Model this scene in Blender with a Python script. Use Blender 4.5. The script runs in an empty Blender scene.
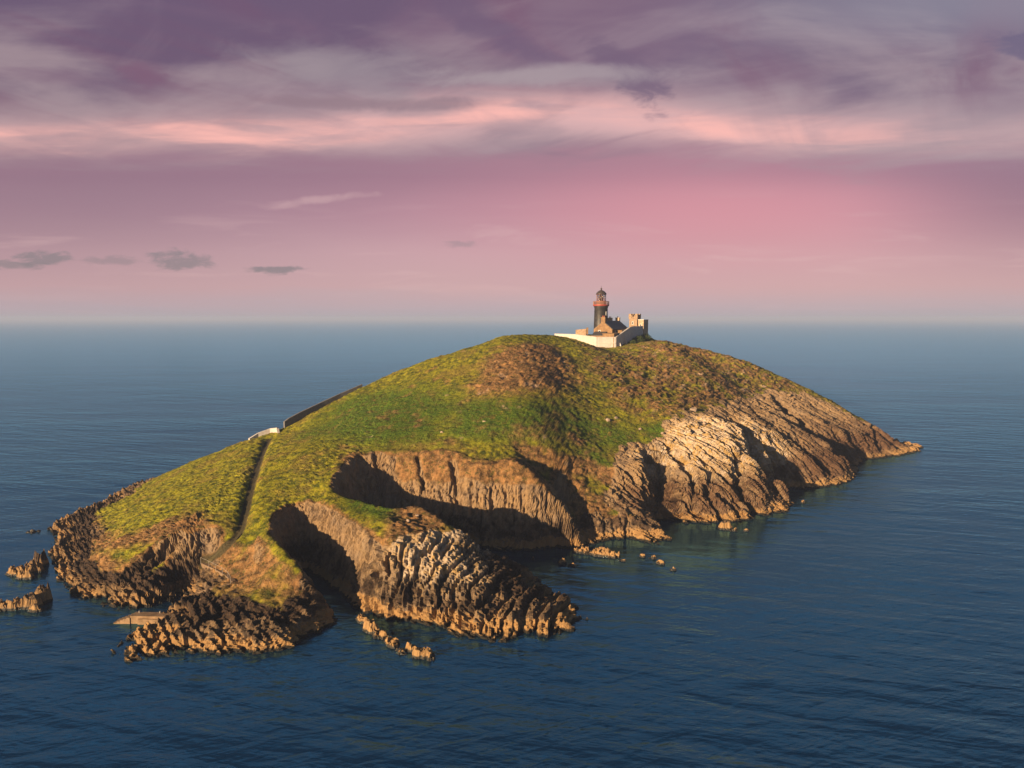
import bpy, math, random
import numpy as np
from mathutils import Vector, Matrix
from mathutils.geometry import delaunay_2d_cdt

random.seed(7)
SC = bpy.context.scene
COL = SC.collection
R = math.radians

# ------------------------------------------------------------------ survey
# A drone 50 m above the sea, looking 5.45 degrees down; bearings read off the
# photograph become ground positions through these functions.
CAM_H, PITCH, FOC = 50.0, math.atan2(66.0, 692.0), 692.0
_c, _s = math.cos(PITCH), math.sin(PITCH)


def ray(px, py):
    u = (px - 512.0) / FOC
    w = (384.0 - py) / FOC
    return np.array((u, _c + w * _s, -_s + w * _c))


def at_z(px, py, z=0.0):
    d = ray(px, py)
    t = (z - CAM_H) / d[2]
    return (d[0] * t, d[1] * t, z)


def at_y(px, py, y):
    d = ray(px, py)
    t = y / d[1]
    return (d[0] * t, y, CAM_H + d[2] * t)


# ------------------------------------------------------------------ noise
def _hash(ix, iy, iz, seed):
    h = (ix.astype(np.uint32) * np.uint32(374761393) + iy.astype(np.uint32) * np.uint32(668265263)
         + iz.astype(np.uint32) * np.uint32(2147483647) + np.uint32((seed * 144665 + 1013904223) & 0xffffffff))
    h = (h ^ (h >> np.uint32(13))) * np.uint32(1274126177)
    h = (h ^ (h >> np.uint32(15))) * np.uint32(2246822519)
    return h ^ (h >> np.uint32(16))


def gnoise(p, seed=0):
    p = np.asarray(p, np.float32)
    f = np.floor(p)
    i = f.astype(np.int64)
    f = p - f
    w = f * f * f * (f * (f * 6 - 15) + 10)
    out = np.zeros(len(p), np.float32)
    for dx in (0, 1):
        for dy in (0, 1):
            for dz in (0, 1):
                h = _hash(i[:, 0] + dx, i[:, 1] + dy, i[:, 2] + dz, seed)
                gx = (h & np.uint32(1023)).astype(np.float32) / 511.5 - 1
                gy = ((h >> np.uint32(10)) & np.uint32(1023)).astype(np.float32) / 511.5 - 1
                gz = ((h >> np.uint32(20)) & np.uint32(1023)).astype(np.float32) / 511.5 - 1
                dot = gx * (f[:, 0] - dx) + gy * (f[:, 1] - dy) + gz * (f[:, 2] - dz)
                ww = ((w[:, 0] if dx else 1 - w[:, 0]) * (w[:, 1] if dy else 1 - w[:, 1])
                      * (w[:, 2] if dz else 1 - w[:, 2]))
                out += dot * ww
    return out * 1.35


def fbm(p, octv=4, seed=0, gain=0.5, lac=2.03):
    p = np.asarray(p, np.float32)
    a, s, out = 1.0, 0.0, 0
    for k in range(octv):
        out = out + a * gnoise(p, seed + 17 * k)
        s += a
        a *= gain
        p = p * lac
    return out / s


def ridged(p, octv=4, seed=0, gain=0.55, lac=2.1):
    p = np.asarray(p, np.float32)
    a, s, out = 1.0, 0.0, 0
    for k in range(octv):
        out = out + a * (1 - 2 * np.abs(gnoise(p, seed + 17 * k)))
        s += a
        a *= gain
        p = p * lac
    return out / s


def worley(p, seed=0):
    """F1, F2, a random number per cell"""
    p = np.asarray(p, np.float32)
    b = np.floor(p)
    i = b.astype(np.int64)
    f = p - b
    f1 = np.full(len(p), 9.0, np.float32)
    f2 = np.full(len(p), 9.0, np.float32)
    cid = np.zeros(len(p), np.float32)
    for dx in (-1, 0, 1):
        for dy in (-1, 0, 1):
            for dz in (-1, 0, 1):
                h = _hash(i[:, 0] + dx, i[:, 1] + dy, i[:, 2] + dz, seed)
                jx = (h & np.uint32(1023)).astype(np.float32) / 1023
                jy = ((h >> np.uint32(10)) & np.uint32(1023)).astype(np.float32) / 1023
                jz = ((h >> np.uint32(20)) & np.uint32(1023)).astype(np.float32) / 1023
                d = np.sqrt((dx + jx - f[:, 0]) ** 2 + (dy + jy - f[:, 1]) ** 2 + (dz + jz - f[:, 2]) ** 2)
                new = d < f1
                f2 = np.where(new, f1, np.minimum(f2, d))
                cid = np.where(new, ((h * np.uint32(2654435761)) >> np.uint32(8)).astype(np.float32) / 16777216.0, cid)
                f1 = np.where(new, d, f1)
    return f1, f2, cid


def sstep(a, b, x):
    t = np.clip((x - a) / (b - a), 0, 1)
    return t * t * (3 - 2 * t)


# ------------------------------------------------------------------ terrain survey points
coast_px = [(129, 488), (112, 497), (101, 505), (88, 508), (77, 513), (62, 520), (50, 529), (58, 536), (55, 545),
            (51, 552), (53, 562), (56, 570), (62, 582), (70, 591), (80, 598), (92, 600), (104, 603), (109, 607),
            (125, 607), (138, 608), (150, 606), (160, 602), (172, 597), (186, 590), (190, 595), (183, 601), (170, 613),
            (160, 621), (148, 626), (140, 632), (128, 640), (115, 647), (118, 652), (126, 653), (128, 660),
            (140, 660), (148, 655), (160, 655), (170, 656), (182, 652), (196, 654), (210, 656), (222, 650), (240, 653),
            (255, 654), (270, 650), (291, 646), (303, 640), (312, 633), (325, 627), (334, 624), (333, 617),
            (328, 611), (322, 605)]
coast_b = [(-37.5, 123), (-42.5, 129), (-44, 134.5), (-40.5, 133.5)]
coast_c = [(326, 580), (340, 590), (350, 597), (354, 601), (358, 607), (363, 611), (380, 616), (401, 620),
           (420, 624), (435, 626), (450, 631), (470, 637), (488, 640), (504, 641), (512, 637), (520, 634), (532, 633),
           (545, 635), (553, 634), (562, 633), (567, 631), (571, 620), (575, 614), (573, 606), (562, 601), (552, 596),
           (545, 588), (538, 580), (529, 574), (520, 569)]
coast_d = [(-1.5, 136.5), (-4, 138), (-11, 139), (-20, 141), (-32, 145), (-36, 148), (-33, 152), (-22, 151.5), (-12, 149.5)]
coast_e = [(485, 547), (500, 551), (520, 550.5), (546, 549), (565, 548), (582, 546), (598, 543), (614, 541)]
coast_f = [(21.5, 153.6)]
coast_g = [(617, 538), (623, 537.5), (640, 541), (655, 544), (668, 545), (668, 540), (662, 533), (657, 526),
           (654, 520.5), (662, 519), (677, 521), (699, 523), (720, 522), (742, 521), (752, 519), (760, 517.5),
           (772, 514), (784, 512), (793, 504), (786, 497), (781, 490), (792, 489), (816, 489), (830, 486), (842, 485),
           (849, 481), (853, 476), (856, 468), (860, 460), (875, 458), (893, 457), (905, 454), (919, 451), (920, 448),
           (916, 445)]
coast_h = [(152, 280), (154, 300), (144, 330), (120, 360), (80, 385), (30, 385), (-10, 360), (-45, 310), (-75, 265),
           (-95, 230), (-105, 212)]
Zc = lambda L: [at_z(x, y, 0.0)[:2] for x, y in L]
COAST = Zc(coast_px) + coast_b + Zc(coast_c) + coast_d + Zc(coast_e) + coast_f + Zc(coast_g) + coast_h

# crest lines, joined in order: (px, py, z)
lines_z = [
    # rim of the western inlet
    [(313, 590, 4.5), (304, 567, 8), (285, 548, 10), (268, 530, 11), (272, 520, 11.3), (280, 512, 11.8), (291, 505, 12), (307, 503, 12.2),
     (332, 514, 11.5), (350, 524, 11.2), (363, 533, 10.8), (370, 545, 9.5), (376, 557, 8), (365, 580, 3.5)],
    # near rim of the big cove, then the spine of the headland
    [(363, 453, 18), (345, 460, 17.4), (341, 471, 16.5), (335, 489, 14.3), (351, 497, 13.6), (379, 505, 13.2), (397, 507, 13.2),
     (416, 503, 13.6), (426, 508, 13.2), (438, 524, 11.5), (447, 534, 9.8), (470, 538, 8.5), (482, 547, 6.5),
     (497, 556, 4), (511, 565, 3), (529, 571, 2)],
    # far rim of the cove and the buttress running down to the sea
    [(363, 453, 18), (394, 453, 18), (419, 455, 17.8), (435, 452, 18.3), (454, 457, 17.5), (479, 470, 15.5), (500, 465, 16.2),
     (517, 462, 17), (529, 468, 15.8), (538, 480, 13.5), (550, 490, 11.5), (564, 500, 9.5), (576, 515, 7), (587, 530, 4),
     (600, 538, 1.8)],
    # far side of the gully
    [(560, 455, 16.5), (567, 474, 12.5), (587, 494, 8.5), (593, 512, 5.5), (605, 524, 3)],
]
pts_z = [
    (95, 518, 4), (92, 531, 3.5), (105, 550, 6), (147, 550, 7), (177, 531, 9.5), (209, 521, 11), (222, 535, 9.5),
    (150, 510, 9), (200, 490, 11.5), (120, 505, 5.5), (130, 525, 7), (175, 505, 10.2), (225, 470, 12.5), (165, 490, 8.5),
    (80, 560, 2.5), (60, 545, 1.6), (72, 530, 2.0), (110, 580, 3), (140, 585, 2.5), (160, 570, 3.8), (150, 575, 4), (175, 560, 5), (190, 545, 7.5), (186, 573, 3),
    (200, 550, 6.5), (193, 560, 4.6), (206, 561, 4.5), (222, 547, 7), (242, 527, 9.8), (213, 570, 4), (225, 574, 4.2), (236, 583, 3.8),
    (206, 590, 3), (184, 599, 2.0), (250, 545, 8), (255, 565, 6.5), (280, 560, 8.5), (250, 585, 4.5), (290, 595, 4.5), (318, 605, 2.6),
    (200, 612, 2.6), (240, 612, 3.2), (160, 632, 1.2), (200, 635, 1.8), (250, 632, 2.4), (285, 625, 2.4), (310, 618, 2), (135, 648, .9),
    (248, 495, 13), (258, 465, 15), (300, 480, 15), (300, 450, 18), (230, 510, 11.5), (285, 495, 13),
    (385, 520, 12.5), (410, 525, 12), (400, 540, 10.5), (430, 540, 9.5), (380, 560, 8), (390, 590, 4),
    (430, 560, 7.5), (430, 595, 3.8), (455, 560, 7), (470, 580, 5), (480, 560, 5.5), (500, 590, 3.5), (500, 575, 4), (480, 615, 2.5),
    (530, 600, 2.8), (530, 617, 1.8), (555, 612, 1.6), (545, 598, 2),
    (600, 480, 10.5), (590, 460, 14.5), (620, 500, 7), (620, 520, 4), (640, 520, 3.5), (600, 440, 17.5), (640, 440, 17),
    (640, 470, 12.5), (650, 500, 5), (640, 500, 6), (665, 500, 5.5), (660, 490, 8), (640, 480, 10),
    (450, 430, 22), (400, 430, 21.5), (350, 430, 20.5), (500, 440, 20), (550, 440, 19.5),
    (690, 440, 17.5), (690, 480, 9.5), (720, 500, 5), (720, 470, 11), (720, 440, 17), (720, 420, 20.5), (750, 430, 17),
    (750, 460, 12), (750, 495, 5), (690, 415, 21.5), (660, 400, 25.5), (800, 430, 14), (800, 455, 9), (800, 470, 5.5), (800, 480, 2.8),
    (775, 495, 3.0), (775, 480, 6.0), (775, 470, 9), (840, 450, 8), (840, 470, 3.5), (840, 430, 11), (870, 445, 5.5),
    (875, 452, 2.5), (860, 435, 8), (895, 448, 2.2), (905, 446, 1.8),
    (525, 350, 39.5), (525, 365, 35.5), (525, 385, 31), (525, 410, 26), (450, 375, 32.5), (450, 400, 27), (400, 400, 26),
    (400, 380, 30), (350, 410, 22.5), (310, 430, 17.5), (480, 355, 38), (590, 400, 26), (590, 370, 33), (590, 420, 22), (560, 385, 30.5),
    (640, 380, 29.5), (640, 400, 25.5), (640, 360, 35), (700, 390, 26), (700, 370, 31.5), (740, 380, 26.5),
    (740, 400, 22), (780, 400, 20), (780, 420, 16), (820, 415, 14),
]
# skyline of the island: (px, py, distance ahead)
sky_y = [(129, 488.5, 197.5), (164, 474, 196), (203, 456, 198), (248, 439, 202), (278, 430, 206), (320, 407, 216), (362, 385, 227),
         (389, 372.5, 233), (425, 360, 240), (460, 349.5, 244), (479, 344.5, 245), (501, 334, 247), (528, 332.5, 258), (545, 332.5, 270),
         (663, 338, 290), (680, 343.5, 290), (710, 349, 287), (739, 356.5, 283), (781, 374.5, 278), (816, 390.5, 273), (857, 415, 266),
         (871, 423.5, 264), (889, 438, 261)]
pts_w = [(9.6, 159.6, 10.5), (12.3, 156.6, 5.2), (15, 154.3, 2.6), (17.9, 152.4, .9),                    # gully floor
         (35.5, 281.5, 37.7), (43.2, 281.5, 37.7), (60.5, 313.5, 42.4), (63, 311, 41.6), (52, 295, 39.6), (48, 289, 38.6),  # foot of the lighthouse walls
         (19.5, 305, 42.6), (27, 293, 40.3), (42, 298, 41.5), (40.7, 311, 43), (50, 325, 42), (62, 330, 40.5), (30, 315, 42.6),
         (37.5, 272, 36.2), (28, 280, 38.6), (80, 345, 26), (20, 340, 28), (110, 320, 22)]

Vp, Ve = [], []


def _line(pts, closed=False):
    base = []
    for p in pts:
        for k, q in enumerate(Vp):
            if abs(q[0] - p[0]) + abs(q[1] - p[1]) < 0.02:
                base.append(k)
                break
        else:
            Vp.append(p)
            base.append(len(Vp) - 1)
    for a, b in zip(base, base[1:] + ([base[0]] if closed else [])):
        Ve.append((a, b))


_line([(x, y, 0.0) for x, y in COAST], True)
for L in lines_z:
    _line([at_z(*p) for p in L])
Vp += [at_z(*p) for p in pts_z] + list(pts_w)
for p in sky_y:
    q = at_y(*p)
    Vp.append(q)
    sl = (CAM_H - q[2]) / q[1]
    Vp.append((q[0] * (1 + 13 / q[1]), q[1] + 13, max(0.3, q[2] - 13 * sl - 3.2)))

x0, x1, y0, y1, DX = -128.0, 172.0, 84.0, 396.0, 0.4
GX = np.arange(x0, x1, DX)
GY = np.arange(y0, y1, DX)
XX, YY = np.meshgrid(GX, GY)          # [iy, ix]


def seg_dist(X, Y, poly, closed=True):
    d = np.full(X.shape, 1e9)
    P = list(poly) + ([poly[0]] if closed else [])
    for (ax, ay), (bx, by) in zip(P, P[1:]):
        vx, vy = bx - ax, by - ay
        t = np.clip(((X - ax) * vx + (Y - ay) * vy) / (vx * vx + vy * vy + 1e-9), 0, 1)
        d = np.minimum(d, np.hypot(X - ax - t * vx, Y - ay - t * vy))
    return d


def inside(X, Y, poly):
    r = np.zeros(X.shape, bool)
    n = len(poly)
    for k in range(n):
        ax, ay = poly[k]
        bx, by = poly[(k + 1) % n]
        if ay == by:
            continue
        r ^= ((ay > Y) != (by > Y)) & (X < (bx - ax) * (Y - ay) / (by - ay) + ax)
    return r


out = delaunay_2d_cdt([Vector((p[0], p[1])) for p in Vp], Ve, [], 0, 1e-4)
ov, of, oid = out[0], out[2], out[3]
zs = []
for k, v in enumerate(ov):
    if oid[k]:
        zs.append(Vp[oid[k][0]][2])
    else:
        d = sorted((((v.x - p[0]) ** 2 + (v.y - p[1]) ** 2, p[2]) for p in Vp))[:2]
        zs.append((d[0][1] + d[1][1]) / 2)
        print("crossing lines at", v)
H = np.full(XX.shape, -6.0)
for f in of:
    (ax, ay), (bx, by), (cx, cy) = [(ov[i].x, ov[i].y) for i in f]
    za, zb, zc = (zs[i] for i in f)
    i0, i1 = int((min(ax, bx, cx) - x0) / DX), int((max(ax, bx, cx) - x0) / DX) + 2
    j0, j1 = int((min(ay, by, cy) - y0) / DX), int((max(ay, by, cy) - y0) / DX) + 2
    i0, j0 = max(i0, 0), max(j0, 0)
    X, Y = XX[j0:j1, i0:i1], YY[j0:j1, i0:i1]
    det = (by - cy) * (ax - cx) + (cx - bx) * (ay - cy)
    if abs(det) < 1e-9 or X.size == 0:
        continue
    l1 = ((by - cy) * (X - cx) + (cx - bx) * (Y - cy)) / det
    l2 = ((cy - ay) * (X - cx) + (ax - cx) * (Y - cy)) / det
    l3 = 1 - l1 - l2
    m = (l1 >= -1e-6) & (l2 >= -1e-6) & (l3 >= -1e-6)
    Hs = H[j0:j1, i0:i1]
    Hs[m] = (l1 * za + l2 * zb + l3 * zc)[m]
INS = inside(XX, YY, COAST)
DC = seg_dist(XX, YY, COAST)
H = np.where(INS, np.maximum(H, 0.0), -np.minimum(DC * 0.9, 6.0))


def gauss(a, sig):
    s = sig / DX
    n = max(1, int(3 * s))
    k = np.exp(-0.5 * (np.arange(-n, n + 1) / s) ** 2)
    k /= k.sum()
    for ax in (0, 1):
        pad = [(0, 0), (0, 0)]
        pad[ax] = (n, n)
        b = np.pad(a, pad, mode='edge')
        o = np.zeros_like(a)
        for q, w in enumerate(k):
            o += w * (b[q:q + a.shape[0]] if ax == 0 else b[:, q:q + a.shape[1]])
        a = o
    return a


h1, h2 = gauss(H, 0.72), gauss(H, 3.2)
gy, gx = np.gradient(gauss(H, 1.2), DX)
slope0 = np.hypot(gx, gy)
near_cliff = gauss(sstep(0.55, 0.95, slope0) * (np.abs(H) < 21), 2.0)
cliff = sstep(0.06, 0.3, near_cliff)
cliff = np.maximum(cliff, sstep(14, 5, DC) * INS + (~INS))
HB = h2 + (h1 - h2) * np.clip(cliff, 0, 1)


def bil(A, x, y):
    fx = np.clip((x - x0) / DX, 0, A.shape[1] - 1.001)
    fy = np.clip((y - y0) / DX, 0, A.shape[0] - 1.001)
    i, j = fx.astype(int), fy.astype(int)
    u, v = fx - i, fy - j
    return (A[j, i] * (1 - u) + A[j, i + 1] * u) * (1 - v) + (A[j + 1, i] * (1 - u) + A[j + 1, i + 1] * u) * v


def hit(px, py):
    """where a bearing from the drone meets the ground"""
    d = ray(px, py)
    t = np.arange(80, 420, 0.25)
    z = CAM_H + d[2] * t
    g = bil(HB, d[0] * t, d[1] * t)
    k = np.nonzero(z <= np.maximum(g, 0))[0]
    if len(k) == 0:
        k = [np.argmin(z - g)]
    k = k[0]
    return (d[0] * t[k], d[1] * t[k], float(max(g[k], 0)))


# clefts and joints in the right-hand cliffs and elsewhere: (line, width, depth)
cracks = [
    ([(776, 400), (804, 427), (833, 448), (851, 462)], 2.3, 4.2),
    ([(735, 420), (748, 433), (754, 462), (766, 472), (778, 479)], 2.6, 4.6),
    ([(669, 448), (693, 474), (713, 483), (737, 507)], 1.4, 2.8),
    ([(658, 465), (660, 486), (649, 506)], 1.3, 2.6),
    ([(789, 436), (816, 460), (830, 468)], 1.6, 3.2),
    ([(693, 476), (691, 506), (700, 520)], 1.1, 2.4),
    ([(709, 468), (707, 489), (719, 515)], 1.2, 2.4),
    ([(734, 457), (740, 486), (757, 512)], 2.1, 4.0),
    ([(741, 400), (770, 425), (790, 445)], .9, 1.1),
    ([(820, 420), (838, 437), (852, 445), (858, 455)], 1.0, 1.6),
    ([(640, 476), (644, 500), (650, 512)], .9, 1.4),
    ([(676, 440), (705, 462), (735, 488)], .7, 1.0),
    ([(700, 430), (722, 446), (745, 480)], .8, 1.0),
    ([(665, 478), (672, 500), (680, 515)], .7, 1.0),
    ([(419, 457), (421, 470), (424, 484)], .8, 1.8),
    ([(452, 459), (456, 475), (458, 495)], 1.0, 2.0),
    ([(376, 455), (378, 472), (380, 490)], .9, 2.0),
    ([(760, 470), (772, 485), (782, 500)], .8, 1.2),
    ([(870, 424), (874, 436), (878, 448)], .8, 1.6),
    ([(100, 600), (130, 580), (160, 556), (175, 540)], 1.0, 1.6),
    ([(115, 590), (140, 565), (155, 548)], .7, 1.2),
]
CARVE = np.zeros_like(HB)
for L, w, dep in cracks:
    pts = [hit(*p)[:2] for p in L]
    d = seg_dist(XX, YY, pts, False)
    wob = 1 + 0.5 * gnoise(np.stack([XX.ravel() / 3, YY.ravel() / 3, XX.ravel() * 0], 1), 5).reshape(XX.shape)
    CARVE = np.maximum(CARVE, 1.35 * dep * wob * np.exp(-(d / (.72 * w)) ** 2))
PATH_PX = [(269, 437), (262, 452), (256, 470), (250, 490), (246, 508), (241, 527), (231, 539), (221, 548), (212, 555), (203, 560)]
PATH2_PX = [(203, 560), (209, 565), (225, 574), (236, 583), (222, 587), (206, 590), (190, 597), (181, 602), (168, 610)]
PATH = [hit(*p)[:2] for p in PATH_PX]
PATH2 = [hit(*p)[:2] for p in PATH2_PX]
dpath = seg_dist(XX, YY, PATH, False)
dpath2 = seg_dist(XX, YY, PATH2, False)
HB = HB - CARVE - 0.9 * np.exp(-(dpath / 1.5) ** 2)

# ------------------------------------------------------------------ masks on the ground (world space)
def area(px_poly, soft):
    P = [hit(*p)[:2] for p in px_poly]
    d = seg_dist(XX, YY, P)
    sd = np.where(inside(XX, YY, P), d, -d)
    return sd / soft


A_ROCK = area([(606, 475), (622, 448), (650, 432), (690, 412), (728, 402), (760, 388), (800, 392), (830, 402), (857, 418), (921, 445),
               (860, 480), (760, 523), (650, 523), (615, 540)], 5.0)
A_PALE = area([(636, 455), (668, 428), (700, 418), (748, 420), (782, 440), (790, 462), (750, 470), (700, 474), (655, 480)], 4.0)
A_ROCK2 = area([(350, 606), (372, 562), (392, 548), (428, 530), (450, 534), (500, 554), (545, 585), (582, 612), (560, 640), (500, 645)], 2.0)
A_PALE2 = area([(392, 548), (430, 531), (455, 524), (494, 552), (500, 585), (455, 598), (400, 592)], 2.5)
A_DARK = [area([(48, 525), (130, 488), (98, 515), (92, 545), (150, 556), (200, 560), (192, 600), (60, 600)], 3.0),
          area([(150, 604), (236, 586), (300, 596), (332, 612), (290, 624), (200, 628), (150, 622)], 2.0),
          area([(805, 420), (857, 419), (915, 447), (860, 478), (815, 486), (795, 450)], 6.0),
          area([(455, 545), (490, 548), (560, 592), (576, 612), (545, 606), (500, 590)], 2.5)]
A_EARTH = [area([(465, 402), (478, 362), (512, 342), (560, 348), (590, 380), (560, 398), (510, 396)], 6.0),
           area([(333, 470), (341, 454), (395, 452), (440, 447), (482, 462), (530, 460), (560, 498), (588, 532), (480, 545), (380, 502), (345, 497)], 2.5),
           area([(405, 500), (436, 516), (450, 536), (420, 548), (380, 552), (388, 522)], 2.0),
           area([(100, 520), (125, 535), (205, 512), (225, 545), (170, 560), (90, 560), (80, 530)], 2.5),
           area([(236, 545), (262, 540), (275, 575), (300, 580), (310, 620), (230, 600), (205, 575)], 2.5)]
A_HEATH = area([(590, 352), (650, 340), (720, 352), (790, 382), (800, 400), (740, 402), (690, 415), (640, 415), (600, 390)], 8.0)
A_GREEN = [area([(440, 440), (465, 398), (520, 402), (560, 400), (620, 425), (650, 445), (590, 448), (520, 446)], 5.0),
           area([(565, 445), (600, 450), (622, 480), (596, 478)], 2.5),
           area([(300, 440), (330, 405), (400, 385), (470, 400), (440, 445), (360, 450)], 8.0),
           area([(345, 500), (400, 507), (425, 512), (395, 528), (355, 512)], 1.6),
           area([(640, 425), (672, 420), (668, 440), (645, 445)], 2.0)]

HS = gauss(HB, 0.8)
sgy, sgx = np.gradient(HS, DX)
SLOPE = np.hypot(sgx, sgy)
CRK = sstep(0.5, 1.5, gauss(CARVE, 0.5))

# ------------------------------------------------------------------ island mesh: columns resampled so that cliffs get as many rows as slopes
NX, NY = 930, 960
cx = np.linspace(x0 + 2, x1 - 2, NX)
cyf = np.arange(y0 + 0.5, y1 - 0.5, 0.4)
Xf, Yf = np.meshgrid(cx, cyf, indexing='ij')
hf = bil(HS, Xf, Yf)
gyf = np.gradient(hf, 0.4, axis=1)
wgt = np.where(hf < -2.5, 0.12, 1.0) * np.sqrt(1 + 1.3 * gyf ** 2)
back = np.array([np.interp(v, [-125, -100, -70, -40, 0, 40, 80, 120, 160], [200, 202, 214, 245, 272, 335, 310, 295, 285]) for v in cx])
wgt = wgt * np.where(Yf > back[:, None] + 6, 0.16, 1.0) * np.interp(Yf, [90, 180, 300], [1.25, 1.0, .7])
k = np.exp(-0.5 * (np.arange(-24, 25) / 8.5) ** 2)
k /= k.sum()
wp = np.pad(wgt, ((24, 24), (0, 0)), mode='edge')
wgt = sum(k[q] * wp[q:q + NX] for q in range(49))
cum = np.cumsum(wgt, axis=1)
cum = (cum - cum[:, :1]) / (cum[:, -1:] - cum[:, :1])
tt = np.linspace(0, 1, NY)
ys = np.stack([np.interp(tt, cum[i], cyf) for i in range(NX)])
xs = np.repeat(cx[:, None], NY, 1)
X, Y = xs.ravel(), ys.ravel()
Z = bil(HB, X, Y)
sx, sy = bil(sgx, X, Y), bil(sgy, X, Y)
sl = np.hypot(sx, sy)
nrm = np.stack([-sx, -sy, np.ones_like(sx)], 1)
nrm /= np.linalg.norm(nrm, axis=1)[:, None]
P = np.stack([X, Y, Z], 1)
Pf = P.astype(np.float32)
n_lo = fbm(Pf / 9.0, 4, 11)
n_md = fbm(Pf / 2.6, 4, 23)
n_hi = fbm(Pf / 0.9, 3, 31)
dc = bil(np.where(INS, DC, -DC), X, Y)

a_rock = bil(A_ROCK, X, Y)
rock = sstep(0.78, 1.25, sl + 0.30 * n_lo + 0.35 * n_md)
brow = sstep(-.4, .8, bil(A_EARTH[1], X, Y) + .6 * n_lo) * sstep(11.0, 14.0, Z + 3.0 * n_lo + 1.2 * n_md) * sstep(-31, -25, X)
rock = rock * (1 - .85 * brow)
rock = np.maximum(rock, sstep(-0.3, 0.7, a_rock + 1.3 * n_lo + 0.6 * n_md))
a_rock2 = bil(A_ROCK2, X, Y)
rock = np.maximum(rock, sstep(-0.4, 0.5, a_rock2 + 0.9 * n_lo + 0.6 * n_md))
shore = sstep(1.0, -1.0, (Z - 3.9) / 1.2 + 1.3 * n_lo + 1.0 * n_md)
rock = np.maximum(rock, shore)
rock = np.maximum(rock, bil(CRK, X, Y))
earth = sstep(0.50, 0.80, sl + 0.35 * n_lo + 0.3 * n_md)
earth = np.maximum(earth, .8 * sstep(.10, .40, fbm(Pf / 6.5, 5, 41, .6)) * sstep(9, 22, Z))
for A in A_EARTH:
    earth = np.maximum(earth, sstep(-0.6, 1.0, bil(A, X, Y) + 1.0 * n_lo + 1.1 * n_md))
heath = sstep(-0.8, 0.8, bil(A_HEATH, X, Y) + 1.2 * n_lo + 0.9 * n_md)
earth = np.maximum(earth, brow * sstep(-.42, -.05, n_lo + .5 * n_md))
earth = np.maximum(earth, heath * sstep(-.36, .22, n_md + .7 * n_lo))
green = np.zeros_like(X)
for A in A_GREEN:
    green = np.maximum(green, sstep(-1, 1, bil(A, X, Y) + 0.9 * n_lo + 0.8 * n_md))
pale = sstep(-0.6, 0.8, bil(A_PALE, X, Y) + 1.0 * n_lo + 1.2 * n_md)
pale = np.maximum(pale, .8 * sstep(-0.6, 0.8, bil(A_PALE2, X, Y) + 1.0 * n_lo + 1.2 * n_md))
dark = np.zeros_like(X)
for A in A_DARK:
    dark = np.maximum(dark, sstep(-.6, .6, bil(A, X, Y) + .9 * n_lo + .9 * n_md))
slabm = sstep(-.2, 1.0, a_rock)
outcrop = sstep(0.30, 0.5, fbm(Pf / 5.0, 4, 77) * 0.9 + 0.25 * n_hi + 0.10 * (earth - .6)) * sstep(14, 20, Z) * sstep(-60, -10, X)
strk = fbm(np.stack([(X * .82 - Y * .57) / 2.4, (X * .57 + Y * .82) / 8.0, Z / 8.0], 1), 5, 83, .6)
outcrop = np.maximum(outcrop, .85 * sstep(.14, .36, strk) * heath * sstep(15, 20, Z))
dome = sstep(-.3, 1.4, bil(A_EARTH[0], X, Y) + n_lo)
outcrop = np.maximum(outcrop, .9 * dome * sstep(.16, .42, fbm(np.stack([X / 2.2, Y / 5.0, Z / 5.0], 1), 4, 79)))
dp = np.minimum(bil(dpath, X, Y), 20)
trackm = np.exp(-(dp / 1.1) ** 2)
rock = rock * (1 - trackm)
rockd = np.clip(np.maximum(rock, outcrop * .8), 0, 1)

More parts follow.
